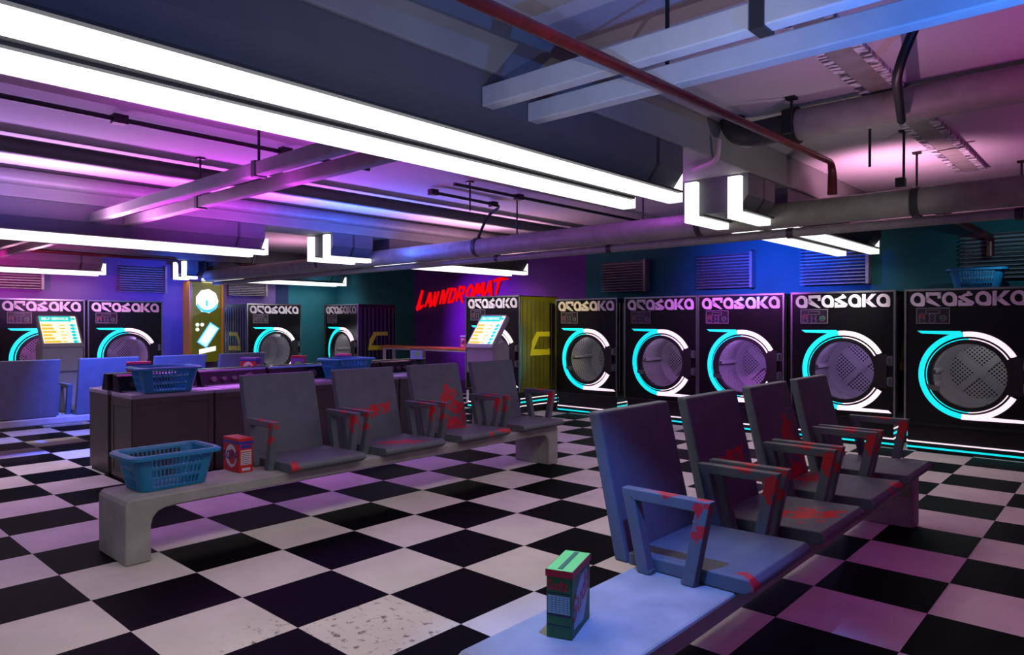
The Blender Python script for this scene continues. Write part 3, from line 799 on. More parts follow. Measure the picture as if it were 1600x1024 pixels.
    for a in (176, 296, 56):
        c_, s_ = math.cos(math.radians(a)), math.sin(math.radians(a))
        px, pz = -s_ * 0.05, c_ * 0.05
        vs = []
        for y in (0.25, ys):
            vs += [(cx + c_ * r0 + px, y, cz + s_ * r0 + pz), (cx + c_ * (r0 - 0.075) + px * 0.6, y, cz + s_ * (r0 - 0.075) + pz * 0.6), (cx + c_ * (r0 - 0.075) - px * 0.6, y, cz + s_ * (r0 - 0.075) - pz * 0.6), (cx + c_ * r0 - px, y, cz + s_ * r0 - pz)]
        vn.hexa(vs)
    vn.build('lifter', M['drum_plain'], drum)
    if k != 1:
        t.scale = (k, k, k)
    return t
M['drum_plain'] = mat('drum_steel', (150, 146, 150), 0.45)
def drum_fill(t, col, power):  # added fill inside each drum, brightening it in place of outside light
    d = bpy.data.lights.new('drum_fill', 'POINT'); d.color = col; d.energy = power; d.shadow_soft_size = 0.0
    o = bpy.data.objects.new('drum_fill', d); COL.objects.link(o)
    o.location = Vector((1.12, 0.35, 2.10)) * T
    o.parent = t
GRP = 'black neon trimmed tumble dryers'
xs = [-3.47, -1.06, 1.13, 3.46, 5.80]
dry = make_dryer('gloss_side', 'farthest dryer of the right row, beside the yellow sided dryer', (xs[0], 14.05, 0), 0)
labels = ['second dryer from the left in the right row, faint purple sheen', 'middle dryer of the right row, lit purple',
          'dryer of the right row with the bright glare on its lettering', 'nearest dryer at the right edge under the blue basket']
DR = [dry]
for x, lb in zip(xs[1:], labels):
    DR.append(dup(dry, (x, 14.05, 0), 0, lb, GRP))
# dryers by the far walls
DY = make_dryer('yellow_side', 'dryer with the ribbed yellow lit side behind the right kiosk', (-6.15, 12.94, 0), 0, height=3.44)
D4 = dup(dry, (-14.05, 13.0, 0), 0, 'dryer in the far corner showing the yellow mark on its dark side', GRP)
D3 = dup(dry, (-14.5, 10.05, 0), PI / 2, 'dryer right of the yellow coin sign with the dark blue side', GRP)
D2 = dup(dry, (-14.3, 4.87, 0), PI / 2, 'left wall dryer between the left kiosk and the coin sign', GRP)
D1 = dup(dry, (-14.3, 2.62, 0), PI / 2, 'left wall dryer at the left edge behind the left kiosk', GRP)
for d_, c_, p_ in ((DR[0], (1, 1, 1), 2.6), (DR[1], (0.75, 0.5, 1), 4.0), (DR[2], (0.55, 0.25, 1), 9.0), (DR[3], (0.6, 0.4, 1), 6.0), (DR[4], (1, 1, 1), 2.8),
                   (DY, (0.7, 0.5, 1), 5.0), (D4, (1, 1, 1), 3.0), (D3, (0.9, 0.9, 1), 3.0), (D2, (0.6, 0.35, 1), 6.0), (D1, (0.9, 0.3, 1), 6.0)):
    drum_fill(d_, c_, p_ * 1.25)

# ------------------------------------------------------------------ benches
def bench(i0, label, j0=0.55, j1=8.1, w=0.84):
    at = lambda u, v, d: (d, u, v)
    L = j1 - j0
    prof = [(0, 0), (0.27, 0), (0.27, 0.40), (0.29, 0.48), (0.34, 0.54), (0.42, 0.57), (0.55, 0.58), (L - 0.55, 0.58), (L - 0.42, 0.57), (L - 0.34, 0.54), (L - 0.29, 0.48), (L - 0.27, 0.40), (L - 0.27, 0), (L, 0), (L, 0.66), (L - 0.02, 0.70), (L - 0.06, 0.72), (0.06, 0.72), (0.02, 0.70), (0, 0.66)]
    mb = MB().prism([(j0 + u, v) for u, v in prof], (i0, i0 + w), at)
    return tag(mb.build('bench', M['concrete'], None, (i0, j0, 0), bevel=0.02), label, 'bench', 'concrete benches')
BL, BR, B3 = 0.44, 6.45, -7.85
bench(BL, 'grey concrete bench at centre left under the grey chairs')
bench(BR, 'blue lit concrete bench in the right foreground')
bench(B3, 'concrete bench at far left under the blue chair backs', 0.3, 7.9)

# ------------------------------------------------------------------ chairs
ARM = [(0.70, s, 0.60, 0.10, 0.06, 0.10) for s in (-0.62, 0.62)]
def arm_blobs():
    o = []
    for s in (-0.62, 0.62):
        o += [(0.60, s, 0.50, 0.07, 0.10, 0.17), (0.34, s, 0.66, 0.16, 0.10, 0.045)]
    return o
GREY = (86, 92, 100)
CH = {
    'a': dict(back=[(-0.33, 0.0, 9, .1, .1, .1)], seat=[(0.93, -0.5, 0.08, 0.10, 0.07, 0.08)]),
    'b': dict(back=[(-0.17, 0.08, 0.52, 0.2, 0.34, 0.07), (-0.17, 0.3, 0.57, 0.2, 0.14, 0.06)], seat=[(0.62, -0.05, 0.12, 0.20, 0.26, 0.1), (0.80, 0.10, 0.12, 0.10, 0.2, 0.1), (0.45, -0.2, 0.12, 0.07, 0.2, 0.1)]),
    'c': dict(back=[(-0.2, 0.20, 0.62, 0.25, 0.17, 0.22), (-0.15, 0.40, 0.42, 0.2, 0.13, 0.15), (-0.1, 0.28, 0.15, 0.2, 0.30, 0.13)], seat=[(0.10, 0.1, 0.12, 0.16, 0.34, 0.1), (0.92, 0.42, 0.08, 0.08, 0.14, 0.08), (0.95, 0.1, 0.06, 0.06, 0.12, 0.08)]),
    'd': dict(back=[(-0.33, 0.0, 9, .1, .1, .1)], seat=[(0.5, -0.62, 0.06, 0.16, 0.05, 0.08)]),
}
armM = blood_mat('stained_arm_plastic', GREY, arm_blobs())
plainM = mat('plain_chair_plastic', GREY, 0.6, noise=0.1, nscale=9)
def make_chair(kind, label, loc, rz, stained=True, group='chairs on the benches'):
    t = thing('bench_chair', label, 'chair', loc, rz, group)
    bm_ = blood_mat('chair_back_plastic', GREY, CH[kind]['back']) if stained else plainM
    sm_ = blood_mat('chair_seat_plastic', GREY, CH[kind]['seat']) if stained else plainM
    w = 0.575
    at = lambda u, v, d: (u, d, v)
    MB().prism([(-0.06, 0.0), (0.90, 0.0), (0.97, 0.04), (0.97, 0.08), (0.93, 0.12), (-0.06, 0.10)], (-w, w), at).build('seat', sm_, t, bevel=0.012)
    MB().hexa([(-0.19, -w, 0.0), (-0.065, -w, 0.0), (-0.065, w, 0.0), (-0.19, w, 0.0), (-0.46, -w, 1.19), (-0.35, -w, 1.19), (-0.35, w, 1.19), (-0.46, w, 1.19)]).build('backrest', bm_, t, bevel=0.02)
    for s in (-1, 1):
        y0, y1 = s * 0.585, s * 0.68
        if y0 > y1: y0, y1 = y1, y0
        a = MB()
        a.prism([(0.09, 0.0), (0.19, 0.0), (0.06, 0.57), (-0.06, 0.64)], (y0, y1), at)
        a.prism([(0.46, 0.0), (0.56, 0.0), (0.69, 0.64), (0.57, 0.56)], (y0, y1), at)
        a.prism([(0.04, 0.555), (0.60, 0.555), (0.69, 0.64), (-0.06, 0.64)], (y0, y1), at)
        a.box(0.09, 0.20, y0 + 0.01, y1 - 0.01, 0.0, 0.035)  .box(0.45, 0.57, y0 + 0.01, y1 - 0.01, 0.0, 0.035)
        a.build('armrest', armM if stained else plainM, t, bevel=0.008)
    return t
JC = [3.08, 4.58, 6.09, 7.58]
Z = 0.722
LL = {'a': 'grey chair on the left bench closest to the detergent box, nearly unstained',
      'b': 'second chair on the left bench with a red splash on its seat',
      'c': 'third chair on the left bench with a large red splatter on its backrest',
      'd': 'last chair on the left bench in front of the right kiosk'}
RL = {'a': 'blue lit chair at the near end of the right bench',
      'b': 'second chair on the right bench with a bold red splatter across its seat',
      'c': 'third chair on the right bench with red splatter down its backrest',
      'd': 'last chair on the right bench closest to the dryers'}
for k, j in zip('abcd', JC):
    c = make_chair(k, LL[k], (BL + 0.01, j - 0.04, Z), 0)
    dup(c, (BR + 0.01, j, Z), 0, RL[k], 'chairs on the benches')
c = None
for j, lb in ((1.55, 'blue lit chair back at the left edge beside the left kiosk'), (3.04, 'blue lit chair back just right of the left kiosk'),
              (4.52, 'blue lit chair back below the yellow coin sign'), (6.00, 'blue lit chair back right of the coin sign, before the corner dryer')):
    if c is None: c = make_chair('a', lb, (B3 + 0.60, j, Z), PI, False)
    else: dup(c, (B3 + 0.60, j, Z), PI, lb, 'chairs on the benches')

# ------------------------------------------------------------------ domestic washers, back to back
def make_washer(label, loc, rz):
    """local: front toward +x, width along y, back at x = 0"""
    t = thing('washing_machine', label, 'washing machine', loc, rz, 'small washers back to back')
    d, w, h = 0.92, 1.36, 1.47
    b = MB().box(0, d, 0.012, w - 0.012, 0.06, h - 0.07)
    for y0, y1 in ((-0.012, 0.014), (w - 0.014, w + 0.0)):
        if y0 < 0:
            b.box(0.0, 0.10, 0.0, 0.012, 0.06, h - 0.07).box(d - 0.10, d, 0.0, 0.012, 0.06, h - 0.07).box(0.10, d - 0.10, 0.0, 0.012, 0.06, 0.18).box(0.10, d - 0.10, 0.0, 0.012, h - 0.22, h - 0.07)
    # raised frame on the front
    b.box(d, d + 0.012, 0.012, 0.10, 0.06, h - 0.07).box(d, d + 0.012, w - 0.10, w - 0.012, 0.06, h - 0.07).box(d, d + 0.012, 0.10, w - 0.10, 0.06, 0.2).box(d, d + 0.012, 0.10, w - 0.10, h - 0.17, h - 0.07)
    b.build('body', M['washer'], t, bevel=0.008)
    MB().box(0.02, d - 0.03, 0.03, w - 0.03, 0.0, 0.06).build('base', M['rubber'], t)
    MB().box(0, d + 0.02, 0.003, w - 0.003, h - 0.07, h).build('top', M['washer_top'], t, bevel=0.015)
    MB().box(0.34, d - 0.02, 0.14, w - 0.14, h, h + 0.012).build('lid', M['washer_top'], t, bevel=0.006)
    at = lambda u, v, dd: (u, dd, v)
    cp = MB().prism([(0.02, h), (0.34, h), (0.24, h + 0.27), (0.20, h + 0.30), (0.02, h + 0.30)], (0.02, w - 0.02), at).build('control_panel', M['console'], t, bevel=0.015)
    for y, r in ((0.25, 0.05), (0.45, 0.04), (0.65, 0.04), (0.95, 0.085)):
        MB().disc((0.295, y, h + 0.12), r, (0, 1, 0), (-0.36, 0, 0.93), 18, 0, (0.06, 0, 0.022)).build('knob', M['knob'], cp)
    MB().box(0.338, 0.346, 0.06, w - 0.06, h + 0.012, h + 0.03).build('panel_strip', M['chrome'], cp)
    return t
pos = ['first', 'second', 'third', 'fourth', 'last']
w0 = None
what = ['front row washer at the near left corner, under the teal basket', 'front row washer with its purple lit top left of the first grey chair',
        'front row washer behind the first grey chair', 'front row washer behind the second grey chair, right of the blue basket', 'front row washer farthest from the viewer beside the right kiosk']
what2 = ['back row washer at the near left corner facing the blue chairs', 'back row washer behind the teal basket', 'back row washer under the pink and white box',
         'back row washer behind the blue basket', 'back row washer farthest from the viewer']
I_MID = -3.66
for k in range(5):
    j = 2.02 + 1.38 * k
    if w0 is None: w0 = make_washer(what[k], (I_MID + 0.01, j, 0), 0)
    else: dup(w0, (I_MID + 0.01, j, 0), 0, what[k])
for k in range(5):
    dup(w0, (I_MID - 0.18, 2.02 + 1.38 * k + 1.36, 0), PI, what2[k])

# ------------------------------------------------------------------ laundry baskets
def rrect(a, b, r, n=5):
    pts = []
    for cx, cy, a0 in ((a - r, b - r, 0), (-a + r, b - r, 90), (-a + r, -b + r, 180), (a - r, -b + r, 270)):
        for k in range(n + 1):
            q = math.radians(a0 + 90 * k / n)
            pts.append((cx + r * math.cos(q), cy + r * math.sin(q)))
    return pts
def make_basket(label, loc, rz, L=0.93, Wd=0.64, h=0.40):
    t = thing('laundry_basket', label, 'laundry basket', loc, rz, 'blue plastic laundry baskets')
    a, b, r = L / 2, Wd / 2, 0.1
    # perimeter samples: (x, y, hole?) at the top; long sides run along x
    per = []
    def side(p, q, cells):
        for k in range(len(cells)):
            u = sum(cells[:k]) / sum(cells)
            per.append((p[0] + (q[0] - p[0]) * u, p[1] + (q[1] - p[1]) * u, k % 2 == 1))
    longc = [1.6] + [1, 0.42] * 11 + [1, 1.6]
    shortc = [1.2] + [1, 0.45] * 5 + [1, 1.2]
    cor = lambda cx, cy, a0: [(cx + r * math.cos(math.radians(a0 + 90 * k / 5)), cy + r * math.sin(math.radians(a0 + 90 * k / 5)), False) for k in range(1, 5)]
    side((a - r, -b), (-a + r, -b), longc) if False else None
    per.clear()
    side((a, -b + r), (a, b - r), shortc); per.append((a, b - r, False)); per += cor(a - r, b - r, 0)
    side((a - r, b), (-a + r, b), longc); per.append((-a + r, b, False)); per += cor(-a + r, b - r, 90)
    side((-a, b - r), (-a, -b + r), shortc); per.append((-a, -b + r, False)); per += cor(-a + r, -b + r, 180)
    side((-a + r, -b), (a - r, -b), longc); per.append((a - r, -b, False)); per += cor(a - r, -b + r, 270)
    zs = [0.0, 0.03, 0.12, 0.15, 0.24, 0.27, 0.36, h]
    hole_rows = {1, 3, 5}
    s = lambda z: 0.80 + 0.20 * z / h
    mb = MB()
    n = len(per)
    vs = [(x * s(z), y * (s(z) - 0.04 * (1 - z / h)), z) for z in zs for x, y, _ in per]
    fs = []
    for row in range(len(zs) - 1):
        for k in range(n):
            if row in hole_rows and per[k][2]: continue
            q = (k + 1) % n
            fs.append((row * n + k, row * n + q, (row + 1) * n + q, (row + 1) * n + k))
    fs.append(tuple(range(n))[::-1])
    mb.add(vs, fs)
    mb.build('tub', M['basket'], t, solid=0.016, fix=True)
    rim = rrect(a + 0.03, b + 0.03, r + 0.02, 6)
    m2 = MB()
    rm = [(x, y) for x, y in rim]
    n = len(rm)
    vs, fs = [], []
    prof = [(-0.045, -0.012), (-0.03, 0.02), (0.012, 0.02), (0.035, 0.0), (0.035, -0.03), (0.015, -0.03)]
    for x, y in rm:
        for du_, dz in prof:
            f_x, f_y = (a + 0.03 + du_) / (a + 0.03), (b + 0.03 + du_) / (b + 0.03)
            vs.append((x * f_x, y * f_y, h + dz))
    q = len(prof)
    for k in range(n):
        for c in range(q):
            fs.append((k * q + c, k * q + (c + 1) % q, ((k + 1) % n) * q + (c + 1) % q, ((k + 1) % n) * q + c))
    m2.add(vs, fs).build('rim', M['basket'], t, smooth=True)
    return t
bk = make_basket('blue slotted laundry basket on the near end of the left bench', (0.80, 1.17, 0.732), PI / 2 + 0.02)
dup(bk, (-2.93, 2.62, 1.495), PI / 2 - 0.05, 'teal laundry basket on the near corner of the washers')
dup(bk, (-2.94, 6.30, 1.495), PI / 2 - 0.06, 'bright blue laundry basket on the washers behind the second grey chair')
dup(bk, (6.95, 14.75, H + 0.012), 0.1, 'blue laundry basket on top of the nearest dryer at right')

# ------------------------------------------------------------------ detergent boxes
def detergent(name, label, loc, rz, w, d, h, body, lid, build, group=None):
    t = thing(name, label, 'detergent box', loc, rz, group)
    MB().box(-w / 2, w / 2, -d / 2, d / 2, 0, h - 0.045).build('carton', M[body], t, bevel=0.004)
    MB().box(-w / 2 - 0.003, w / 2 + 0.003, -d / 2 - 0.003, d / 2 + 0.003, h - 0.045, h).build('lid', M[lid], t, bevel=0.004)
    build(t, w, d, h)
    return t
def sudz(t, w, d, h):
    """narrow face toward -y, wide face toward +x"""
    MB().box(-w / 2 - 0.005, w / 2 + 0.005, -d / 2 - 0.005, d / 2 + 0.005, h - 0.045, h - 0.002).build('lid_band', M['card_crimson'], t)
    tp = MB().box(-0.015, 0.015, -d / 2 + 0.02, d / 2 - 0.02, h, h + 0.003)
    tp.build('tear_strip', M['card_green'], t)
    f = MB()
    y = -d / 2 - 0.001
    f.add([(-w * .45, y, h * .36), (w * .42, y, h * .36), (w * .42, y, h * .62), (-w * .45, y, h * .62)], [(0, 1, 2, 3)], 0)
    for k in range(7):
        f.add([(-w * .45, y - .001, h * (.39 + k * .033)), (w * .42, y - .001, h * (.39 + k * .033)), (w * .42, y - .001, h * (.396 + k * .033)), (-w * .45, y - .001, h * (.396 + k * .033))], [(0, 1, 2, 3)], 1)
    for k in range(5):
        xx = w * (-.28 + k * .15)
        f.add([(xx, y - .001, h * .37), (xx + w * .015, y - .001, h * .37), (xx + w * .015, y - .001, h * .61), (xx, y - .001, h * .61)], [(0, 1, 2, 3)], 1)
    for z0, z1 in ((.32, .35), (.645, .665), (.18, .195)):
        f.add([(-w * .48, y, h * z0), (w * .45, y, h * z0), (w * .45, y, h * z1), (-w * .48, y, h * z1)], [(0, 1, 2, 3)], 2)
    f.build('print_panel', [M['card_sky'], M['card_green'], M['card_navy']], t, fix=False)
    x = w / 2 + 0.001
    g = MB()
    g.add([(x, -d * .40, h * .12), (x, d * .12, h * .10), (x, d * .42, h * .55), (x, d * .30, h * .84), (x, -d * .05, h * .82), (x, -d * .36, h * .55)], [(0, 1, 2, 3, 4, 5)], 0)
    g.build('print_flash', M['card_sky'], t, fix=False)
    lt = MB()
    put_text(lt, 'Sudz', lambda u, v: (-w * .46 + u * w * .82, -d / 2 - .003, h * (.70 + .15 * v)))
    put_text(lt, 'Sudz', lambda u, v: (x + .002, d * (-.44 + u * .88), h * (.20 + .34 * u + .36 * v)))
    lt.build('lettering', M['card_crimson'], t, fix=False)
detergent('detergent_box', 'green detergent box with crimson lettering on the right foreground bench', (6.735, 1.285, 0.722), 0.33, 0.165, 0.375, 0.42, 'card_green', 'card_mint', sudz)
def sopa(t, w, d, h):
    """wide face toward -y, narrow face toward +x"""
    f = MB()
    y = -d / 2 - 0.001
    band_pts = []
    f.disc((0, y, h * .46), h * .34, (0.85 * w / h * 1.2, 0, 0), (0, 0, 1), 28, 0)
    f.disc((h * .05, y - .001, h * .44), h * .22, (0.85 * w / h * 1.2, 0, 0), (0, 0, 1), 28, 1)
    f.build('print_swirl', [M['card_white'], M['card_red']], t, fix=False)
    x = w / 2 + 0.001
    g = MB()
    for z0, z1, mi in ((.22, .58, 0), (.70, .80, 1), (.82, .93, 1)):
        g.add([(x, -d * .38, h * z0), (x, d * .38, h * z0), (x, d * .38, h * z1), (x, -d * .38, h * z1)], [(0, 1, 2, 3)], mi)
    g.add([(x, -d * .4, h * .61), (x, d * .4, h * .61), (x, d * .4, h * .65), (x, -d * .4, h * .65)], [(0, 1, 2, 3)], 0)
    g.add([(x, -d * .3, h * .05), (x, d * .3, h * .05), (x, d * .3, h * .13), (x, -d * .3, h * .13)], [(0, 1, 2, 3)], 0)
    for k in range(6):
        g.add([(x + .001, -d * .33, h * (.25 + k * .055)), (x + .001, d * .33, h * (.25 + k * .055)), (x + .001, d * .33, h * (.27 + k * .055)), (x + .001, -d * .33, h * (.27 + k * .055))], [(0, 1, 2, 3)], 2)
    g.build('print_panel', [M['card_white'], M['card_blue'], M['card_brown']], t, fix=False)
    lt = MB()
    put_text(lt, 'SOPA', lambda u, v: (-w * .47 + u * w * .94, -d / 2 - .003, h * (.33 + .27 * v + .03 * u)))
    lt.build('lettering', M['card_ink'], t, fix=False)
    MB().box(-w / 2 - .004, w / 2 + .004, -d / 2 - .004, d / 2 + .004, h - .075, h - .04).build('lid_band', M['card_blue'], t)
detergent('detergent_box', 'red detergent box with blue lettering beside the basket on the left bench', (0.66, 2.13, 0.722), 0.04, 0.40, 0.19, 0.44, 'card_red', 'card_red', sopa)
GB = 'detergent boxes on the washers'
b1 = detergent('detergent_box', 'red and pink box behind the teal basket on the washers', (-4.42, 2.75, 1.485), 1.2, 0.40, 0.19, 0.44, 'card_red', 'card_pink', sopa, GB)
detergent('detergent_box', 'pink box with a white swirl on the washers below the coin sign', (-4.42, 4.95, 1.485), 0.5, 0.36, 0.19, 0.44, 'card_red', 'card_violet', sopa, GB)
def plainp(t, w, d, h):
    f = MB()
    f.disc((w * .08, -d / 2 - .001, h * .5), h * .22, (1, 0, 0), (0, 0, 1), 22, 0)
    f.add([(w / 2 + .001, -d * .4, h * .1), (w / 2 + .001, d * .4, h * .1), (w / 2 + .001, d * .4, h * .85), (w / 2 + .001, -d * .4, h * .85)], [(0, 1, 2, 3)], 1)
    f.build('print_panel', [M['card_mint'], M['card_brown']], t, fix=False)
detergent('detergent_box', 'violet and brown box on the washers left of the blue basket', (-4.38, 6.05, 1.485), 0.7, 0.28, 0.24, 0.44, 'card_violet', 'card_crimson', plainp, GB)
detergent('detergent_box', 'red and pink box right behind the blue basket on the washers', (-4.42, 7.25, 1.485), 0.5, 0.30, 0.19, 0.44, 'card_pink', 'card_pink', sopa, GB)
detergent('detergent_box', 'teal and brown box at the far end of the washers below the table', (-3.5, 8.72, 1.775), 0.5, 0.30, 0.22, 0.26, 'card_sky', 'card_brown', plainp, GB)

# ------------------------------------------------------------------ payment kiosks
def make_kiosk(label, loc, rz):
    """front toward -y; x spans the width"""
    t = thing('payment_kiosk', label, 'kiosk', loc, rz, 'self service payment kiosks')
    w = 0.92
    at = lambda u, v, d: (d, u, v)
    # pedestal profile in (y, z)
    MB().prism([(0.10, 0), (0.62, 0), (0.62, 2.0), (0.10, 2.0)], (0.10, w - 0.10), at).build('pedestal', M['steel'], t, bevel=0.03)
    MB().box(0.02, w - 0.02, 0.0, 0.75, 0, 0.06).build('foot_plate', M['steel'], t, bevel=0.02)
    MB().prism([(0.0, 1.40), (0.60, 1.40), (0.60, 2.05), (0.44, 2.2), (0.0, 2.06)], (0, w), at).build('cabinet', M['steel'], t, bevel=0.03)
    # leaning head
    z0, z1, y0, y1 = 2.07, 2.84, 0.0, 0.56
    ny, nz = -(z1 - z0), (y1 - y0)
    ln = math.hypot(ny, nz); ny, nz = ny / ln, nz / ln
    def P(u, v, d):   # u across 0..1, v up the slope 0..1, d out of the face
        return (u * w, y0 + (y1 - y0) * v + ny * d, z0 + (z1 - z0) * v + nz * d)
    hd = MB()
    c = [(0.0, -0.06), (1.0, -0.06), (1.0, 0.90), (0.985, 0.96), (0.94, 1.0), (0.06, 1.0), (0.015, 0.96), (0.0, 0.90)]
    n = len(c)
    hd.add([P(u, v, 0.02) for u, v in c] + [P(u, v, -0.10) for u, v in c], [tuple(range(n)), tuple(range(n, 2 * n))[::-1]] + [(k, n + k, n + (k + 1) % n, (k + 1) % n) for k in range(n)])
    hd.build('head', M['steel'], t, bevel=0.012)
    s = MB()
    def q(u0, u1, v0, v1, d, mi):
        s.add([P(u0, v0, d), P(u1, v0, d), P(u1, v1, d), P(u0, v1, d)], [(0, 1, 2, 3)], mi)
    q(0.05, 0.95, 0.06, 0.95, 0.023, 0)
    q(0.05, 0.83, 0.77, 0.95, 0.025, 1)
    rr = random.Random(3)
    for k in range(6):
        v = 0.68 - k * 0.108
        q(0.07, 0.07 + rr.uniform(0.22, 0.4), v - 0.07, v, 0.025, 2)
        q(0.5, 0.5 + rr.uniform(0.08, 0.18), v - 0.05, v - 0.015, 0.025, 2)
        s.disc(P(0.83, v - 0.04, 0.025), 0.045, (1.5, 0, 0), tuple((Vector(P(0, 1, 0)) - Vector(P(0, 0, 0))).normalized()), 16, 1)
    q(0.87, 0.93, 0.08, 0.70, 0.025, 3)
    s.disc(P(0.88, 0.86, 0.025), 0.04, (1.3, 0, 0), tuple((Vector(P(0, 1, 0)) - Vector(P(0, 0, 0))).normalized()), 16, 1)
    put_text(s, 'SELF SERVICE', lambda u, v: P(0.10 + 0.66 * u, 0.825 + 0.08 * v, 0.028), 0)
    s.build('screen', [M['scr_white'], M['scr_cyan'], M['scr_yellow'], M['scr_pale']], t, fix=False)
    return t
k1 = make_kiosk('grey kiosk with glowing screen in front of the yellow sided dryer', (-3.13, 9.99, 0), 0)
dup(k1, (-11.03, 2.86, 0), PI / 2, 'grey kiosk with glowing screen at far left between the blue chair backs')

# ------------------------------------------------------------------ table by the back wall
tb = thing('side_table', 'long orange topped table with white legs along the purple wall', 'table', (-9.4, 14.22, 0))
MB().box(-2.35, 2.35, -0.3, 0.3, 1.72, 1.79).build('table_top', M['orange'], tb, bevel=0.01)
MB().box(-2.3, 2.3, -0.26, 0.26, 1.66, 1.72).build('apron', M['white_metal'], tb)
for x in (-2.25, 2.25):
    for y in (-0.22, 0.22):
        MB().box(x - 0.045, x + 0.045, y - 0.045, y + 0.045, 0.0, 1.66).build('leg', M['white_metal'], tb)
tagb = detergent('detergent_box', 'small pink box on the orange table beside the right kiosk', (-7.55, 14.2, 1.79), 0.1, 0.22, 0.18, 0.42, 'card_pink', 'card_white', sopa)

# ------------------------------------------------------------------ yellow coin sign
sg = thing('light_box_sign', 'tall yellow light box showing a coin and a banknote on the left wall', 'sign', (IW, 9.72, 1.15), PI / 2)
# local after turn: x runs along the wall (+j), y into the wall; front at y = -0.9
sw, sh, sd = 1.32, 3.05, -0.55
MB().box(-sw / 2 + .1, sw / 2 - .08, sd, -0.005, 0.12, sh).build('case', M['olive'], sg, bevel=0.03)
for x0, x1 in ((-sw / 2, -sw / 2 + .1), (sw / 2 - .08, sw / 2)):
    MB().box(x0, x1, sd - 0.06, -0.005, 0.10, sh).build('edge_tube', M['amber'], sg, bevel=0.03)
MB().hexa([(-0.4, sd - 0.05, 0.0), (0.4, sd - 0.05, 0.0), (0.4, -0.01, 0.0), (-0.4, -0.01, 0.0), (-0.5, sd - 0.05, 0.12), (0.5, sd - 0.05, 0.12), (0.5, -0.01, 0.12), (-0.5, -0.01, 0.12)]).build('bottom_lip', M['olive'], sg)
fy = sd - 0.012
cn = MB().disc((0.03, fy, 2.32), 0.44, (1, 0, 0), (0, 0, 1.06), 9, 0, (0, 0.01, 0)).build('coin', M['art_white'], sg)
m_ = MB()
band(m_, arc(0.03, 2.32, 0.44, 200, 340, 18), arc(0.03, 2.36, 0.37, 200, 340, 18), fy - 0.012, fy - 0.004)
m_.box(-0.03, 0.06, fy - 0.012, fy - 0.004, 2.12, 2.36)
m_.build('coin_shading', M['art_teal'], cn)
def tilt(u, v):
    a = math.radians(56)
    return (0.07 + u * math.cos(a) - v * math.sin(a), fy, 1.02 + u * math.sin(a) + v * math.cos(a))
nt_ = MB()
for hw, hh, dy, mi in ((0.46, 0.22, 0, 0), (0.42, 0.18, -0.006, 1), (0.30, 0.10, -0.012, 2)):
    nt_.add([tuple(Vector(tilt(u, v)) + Vector((0, dy, 0))) for u, v in ((-hw, -hh), (hw, -hh), (hw, hh), (-hw, hh))], [(0, 1, 2, 3)], mi)
nt_.build('banknote', [M['art_teal'], M['scr_pale'], M['art_white']], sg, fix=False)
dt = MB()
for x, z in ((-0.34, 1.42), (-0.16, 1.42), (-0.34, 1.24)):
    dt.disc((x, fy, z), 0.07, (1, 0, 0), (0, 0, 1), 16, 0, (0, 0.008, 0))
dt.build('coin_dots', M['art_cream'], sg)
MB().hexa([(-0.28, fy - .008, 0.30), (0.36, fy - .008, 0.42), (0.36, fy, 0.42), (-0.28, fy, 0.30), (-0.28, fy - .008, 0.48), (0.36, fy - .008, 0.60), (0.36, fy, 0.60), (-0.28, fy, 0.48)]).build('slot_bar', M['art_cream'], sg)

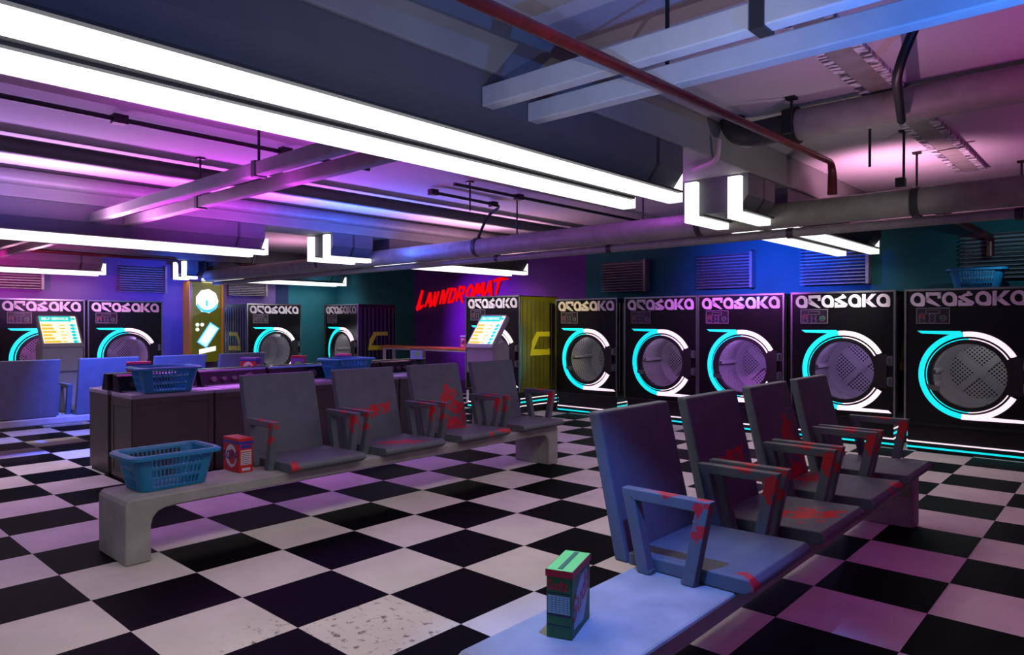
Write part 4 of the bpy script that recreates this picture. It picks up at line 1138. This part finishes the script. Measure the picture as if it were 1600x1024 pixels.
# ------------------------------------------------------------------ red wall lettering
ln_ = thing('neon_sign', 'jagged red laundromat lettering glowing on the purple back wall', 'sign', (-9.6, JW, 3.2))
LET = {
 'L': [[(0.42, 1.0, .10), (0.16, 0.2, .15), (0.0, 0.0, .12)], [(0.02, 0.02, .12), (0.55, 0.12, .10), (0.85, 0.22, .03)]],
 'A': [[(0.0, 0.0, .04), (0.5, 0.95, .15)], [(0.5, 0.98, .13), (0.85, 0.0, .14)], [(0.2, 0.36, .14), (0.9, 0.42, .05)]],
 'U': [[(0.2, 0.95, .1), (0.1, 0.1, .14), (0.45, 0.0, .14), (0.85, 0.95, .08)]],
 'N': [[(0.05, 0.0, .05), (0.25, 0.95, .12)], [(0.25, 0.95, .12), (0.62, 0.05, .15)], [(0.62, 0.05, .1), (0.95, 1.05, .07)]],
 'D': [[(0.1, 0.0, .08), (0.3, 0.95, .12)], [(0.1, 0.95, .08), (0.75, 0.9, .12), (0.92, 0.5, .12), (0.62, 0.1, .12), (0.1, 0.0, .06)]],
 'R': [[(0.05, 0.0, .06), (0.25, 0.95, .12)], [(0.15, 0.95, .1), (0.8, 0.88, .13), (0.75, 0.52, .12), (0.2, 0.45, .1)], [(0.35, 0.48, .12), (0.85, -0.12, .04)]],
 'O': [[(0.5, 0.95, .1), (0.12, 0.6, .13), (0.25, 0.05, .13), (0.75, 0.15, .13), (0.88, 0.7, .12), (0.5, 0.95, .1)]],
 'M': [[(0.0, 0.0, .06), (0.22, 0.95, .13)], [(0.22, 0.95, .12), (0.48, 0.3, .13)], [(0.48, 0.3, .12), (0.8, 1.0, .13)], [(0.8, 1.0, .13), (0.95, 0.0, .08)]],
 'T': [[(0.5, 0.95, .14), (0.35, 0.0, .06)], [(-0.15, 0.9, .1), (0.6, 1.0, .13), (1.6, 0.98, .02)]],
}
def stroke(mb, pts, at, y0, y1):
    left, right = [], []
    for k, (x, z, w) in enumerate(pts):
        a, b = pts[max(k - 1, 0)], pts[min(k + 1, len(pts) - 1)]
        dx, dz = b[0] - a[0], b[1] - a[1]
        l = math.hypot(dx, dz) or 1
        nx, nz = -dz / l, dx / l
        left.append(at(x + nx * w * 0.9, z + nz * w * 0.9)); right.append(at(x - nx * w * 0.9, z - nz * w * 0.9))
    n = len(left)
    vs = [(x, y0, z) for x, z in left] + [(x, y0, z) for x, z in right] + [(x, y1, z) for x, z in left] + [(x, y1, z) for x, z in right]
    fs = []
    for k in range(n - 1):
        fs += [(k, k + 1, n + k + 1, n + k), (k, 2 * n + k, 2 * n + k + 1, k + 1), (n + k, n + k + 1, 3 * n + k + 1, 3 * n + k), (2 * n + k, 3 * n + k, 3 * n + k + 1, 2 * n + k + 1)]
    fs += [(0, n, 3 * n, 2 * n), (n - 1, 3 * n - 1, 4 * n - 1, 2 * n - 1)]
    mb.add(vs, fs)
word = 'LAUNDROMAT'
x_cur = -2.36
wd = {'L': .44, 'A': .40, 'U': .30, 'N': .42, 'D': .42, 'R': .44, 'O': .40, 'M': .50, 'T': .40}
for k, ch in enumerate(word):
    wl_ = wd[ch]
    hgt = 0.74 if k == 0 else 0.56
    zb = 0.02 + 0.046 * k if k else -0.02
    mb = MB()
    for q, st in enumerate(LET[ch]):
        stroke(mb, st, lambda u, v: (x_cur + u * wl_ + 0.22 * v * hgt, zb + v * hgt), -0.09 - 0.004 * q, -0.02 - 0.001 * q)
    mb.build('letter', M['red_neon'], ln_)
    x_cur += wl_ + (0.10 if ch == 'U' else 0.045)
MB().box(-2.0, 2.3, -0.02, -0.003, 0.30, 0.34).build('mounting_rail', M['black'], ln_)
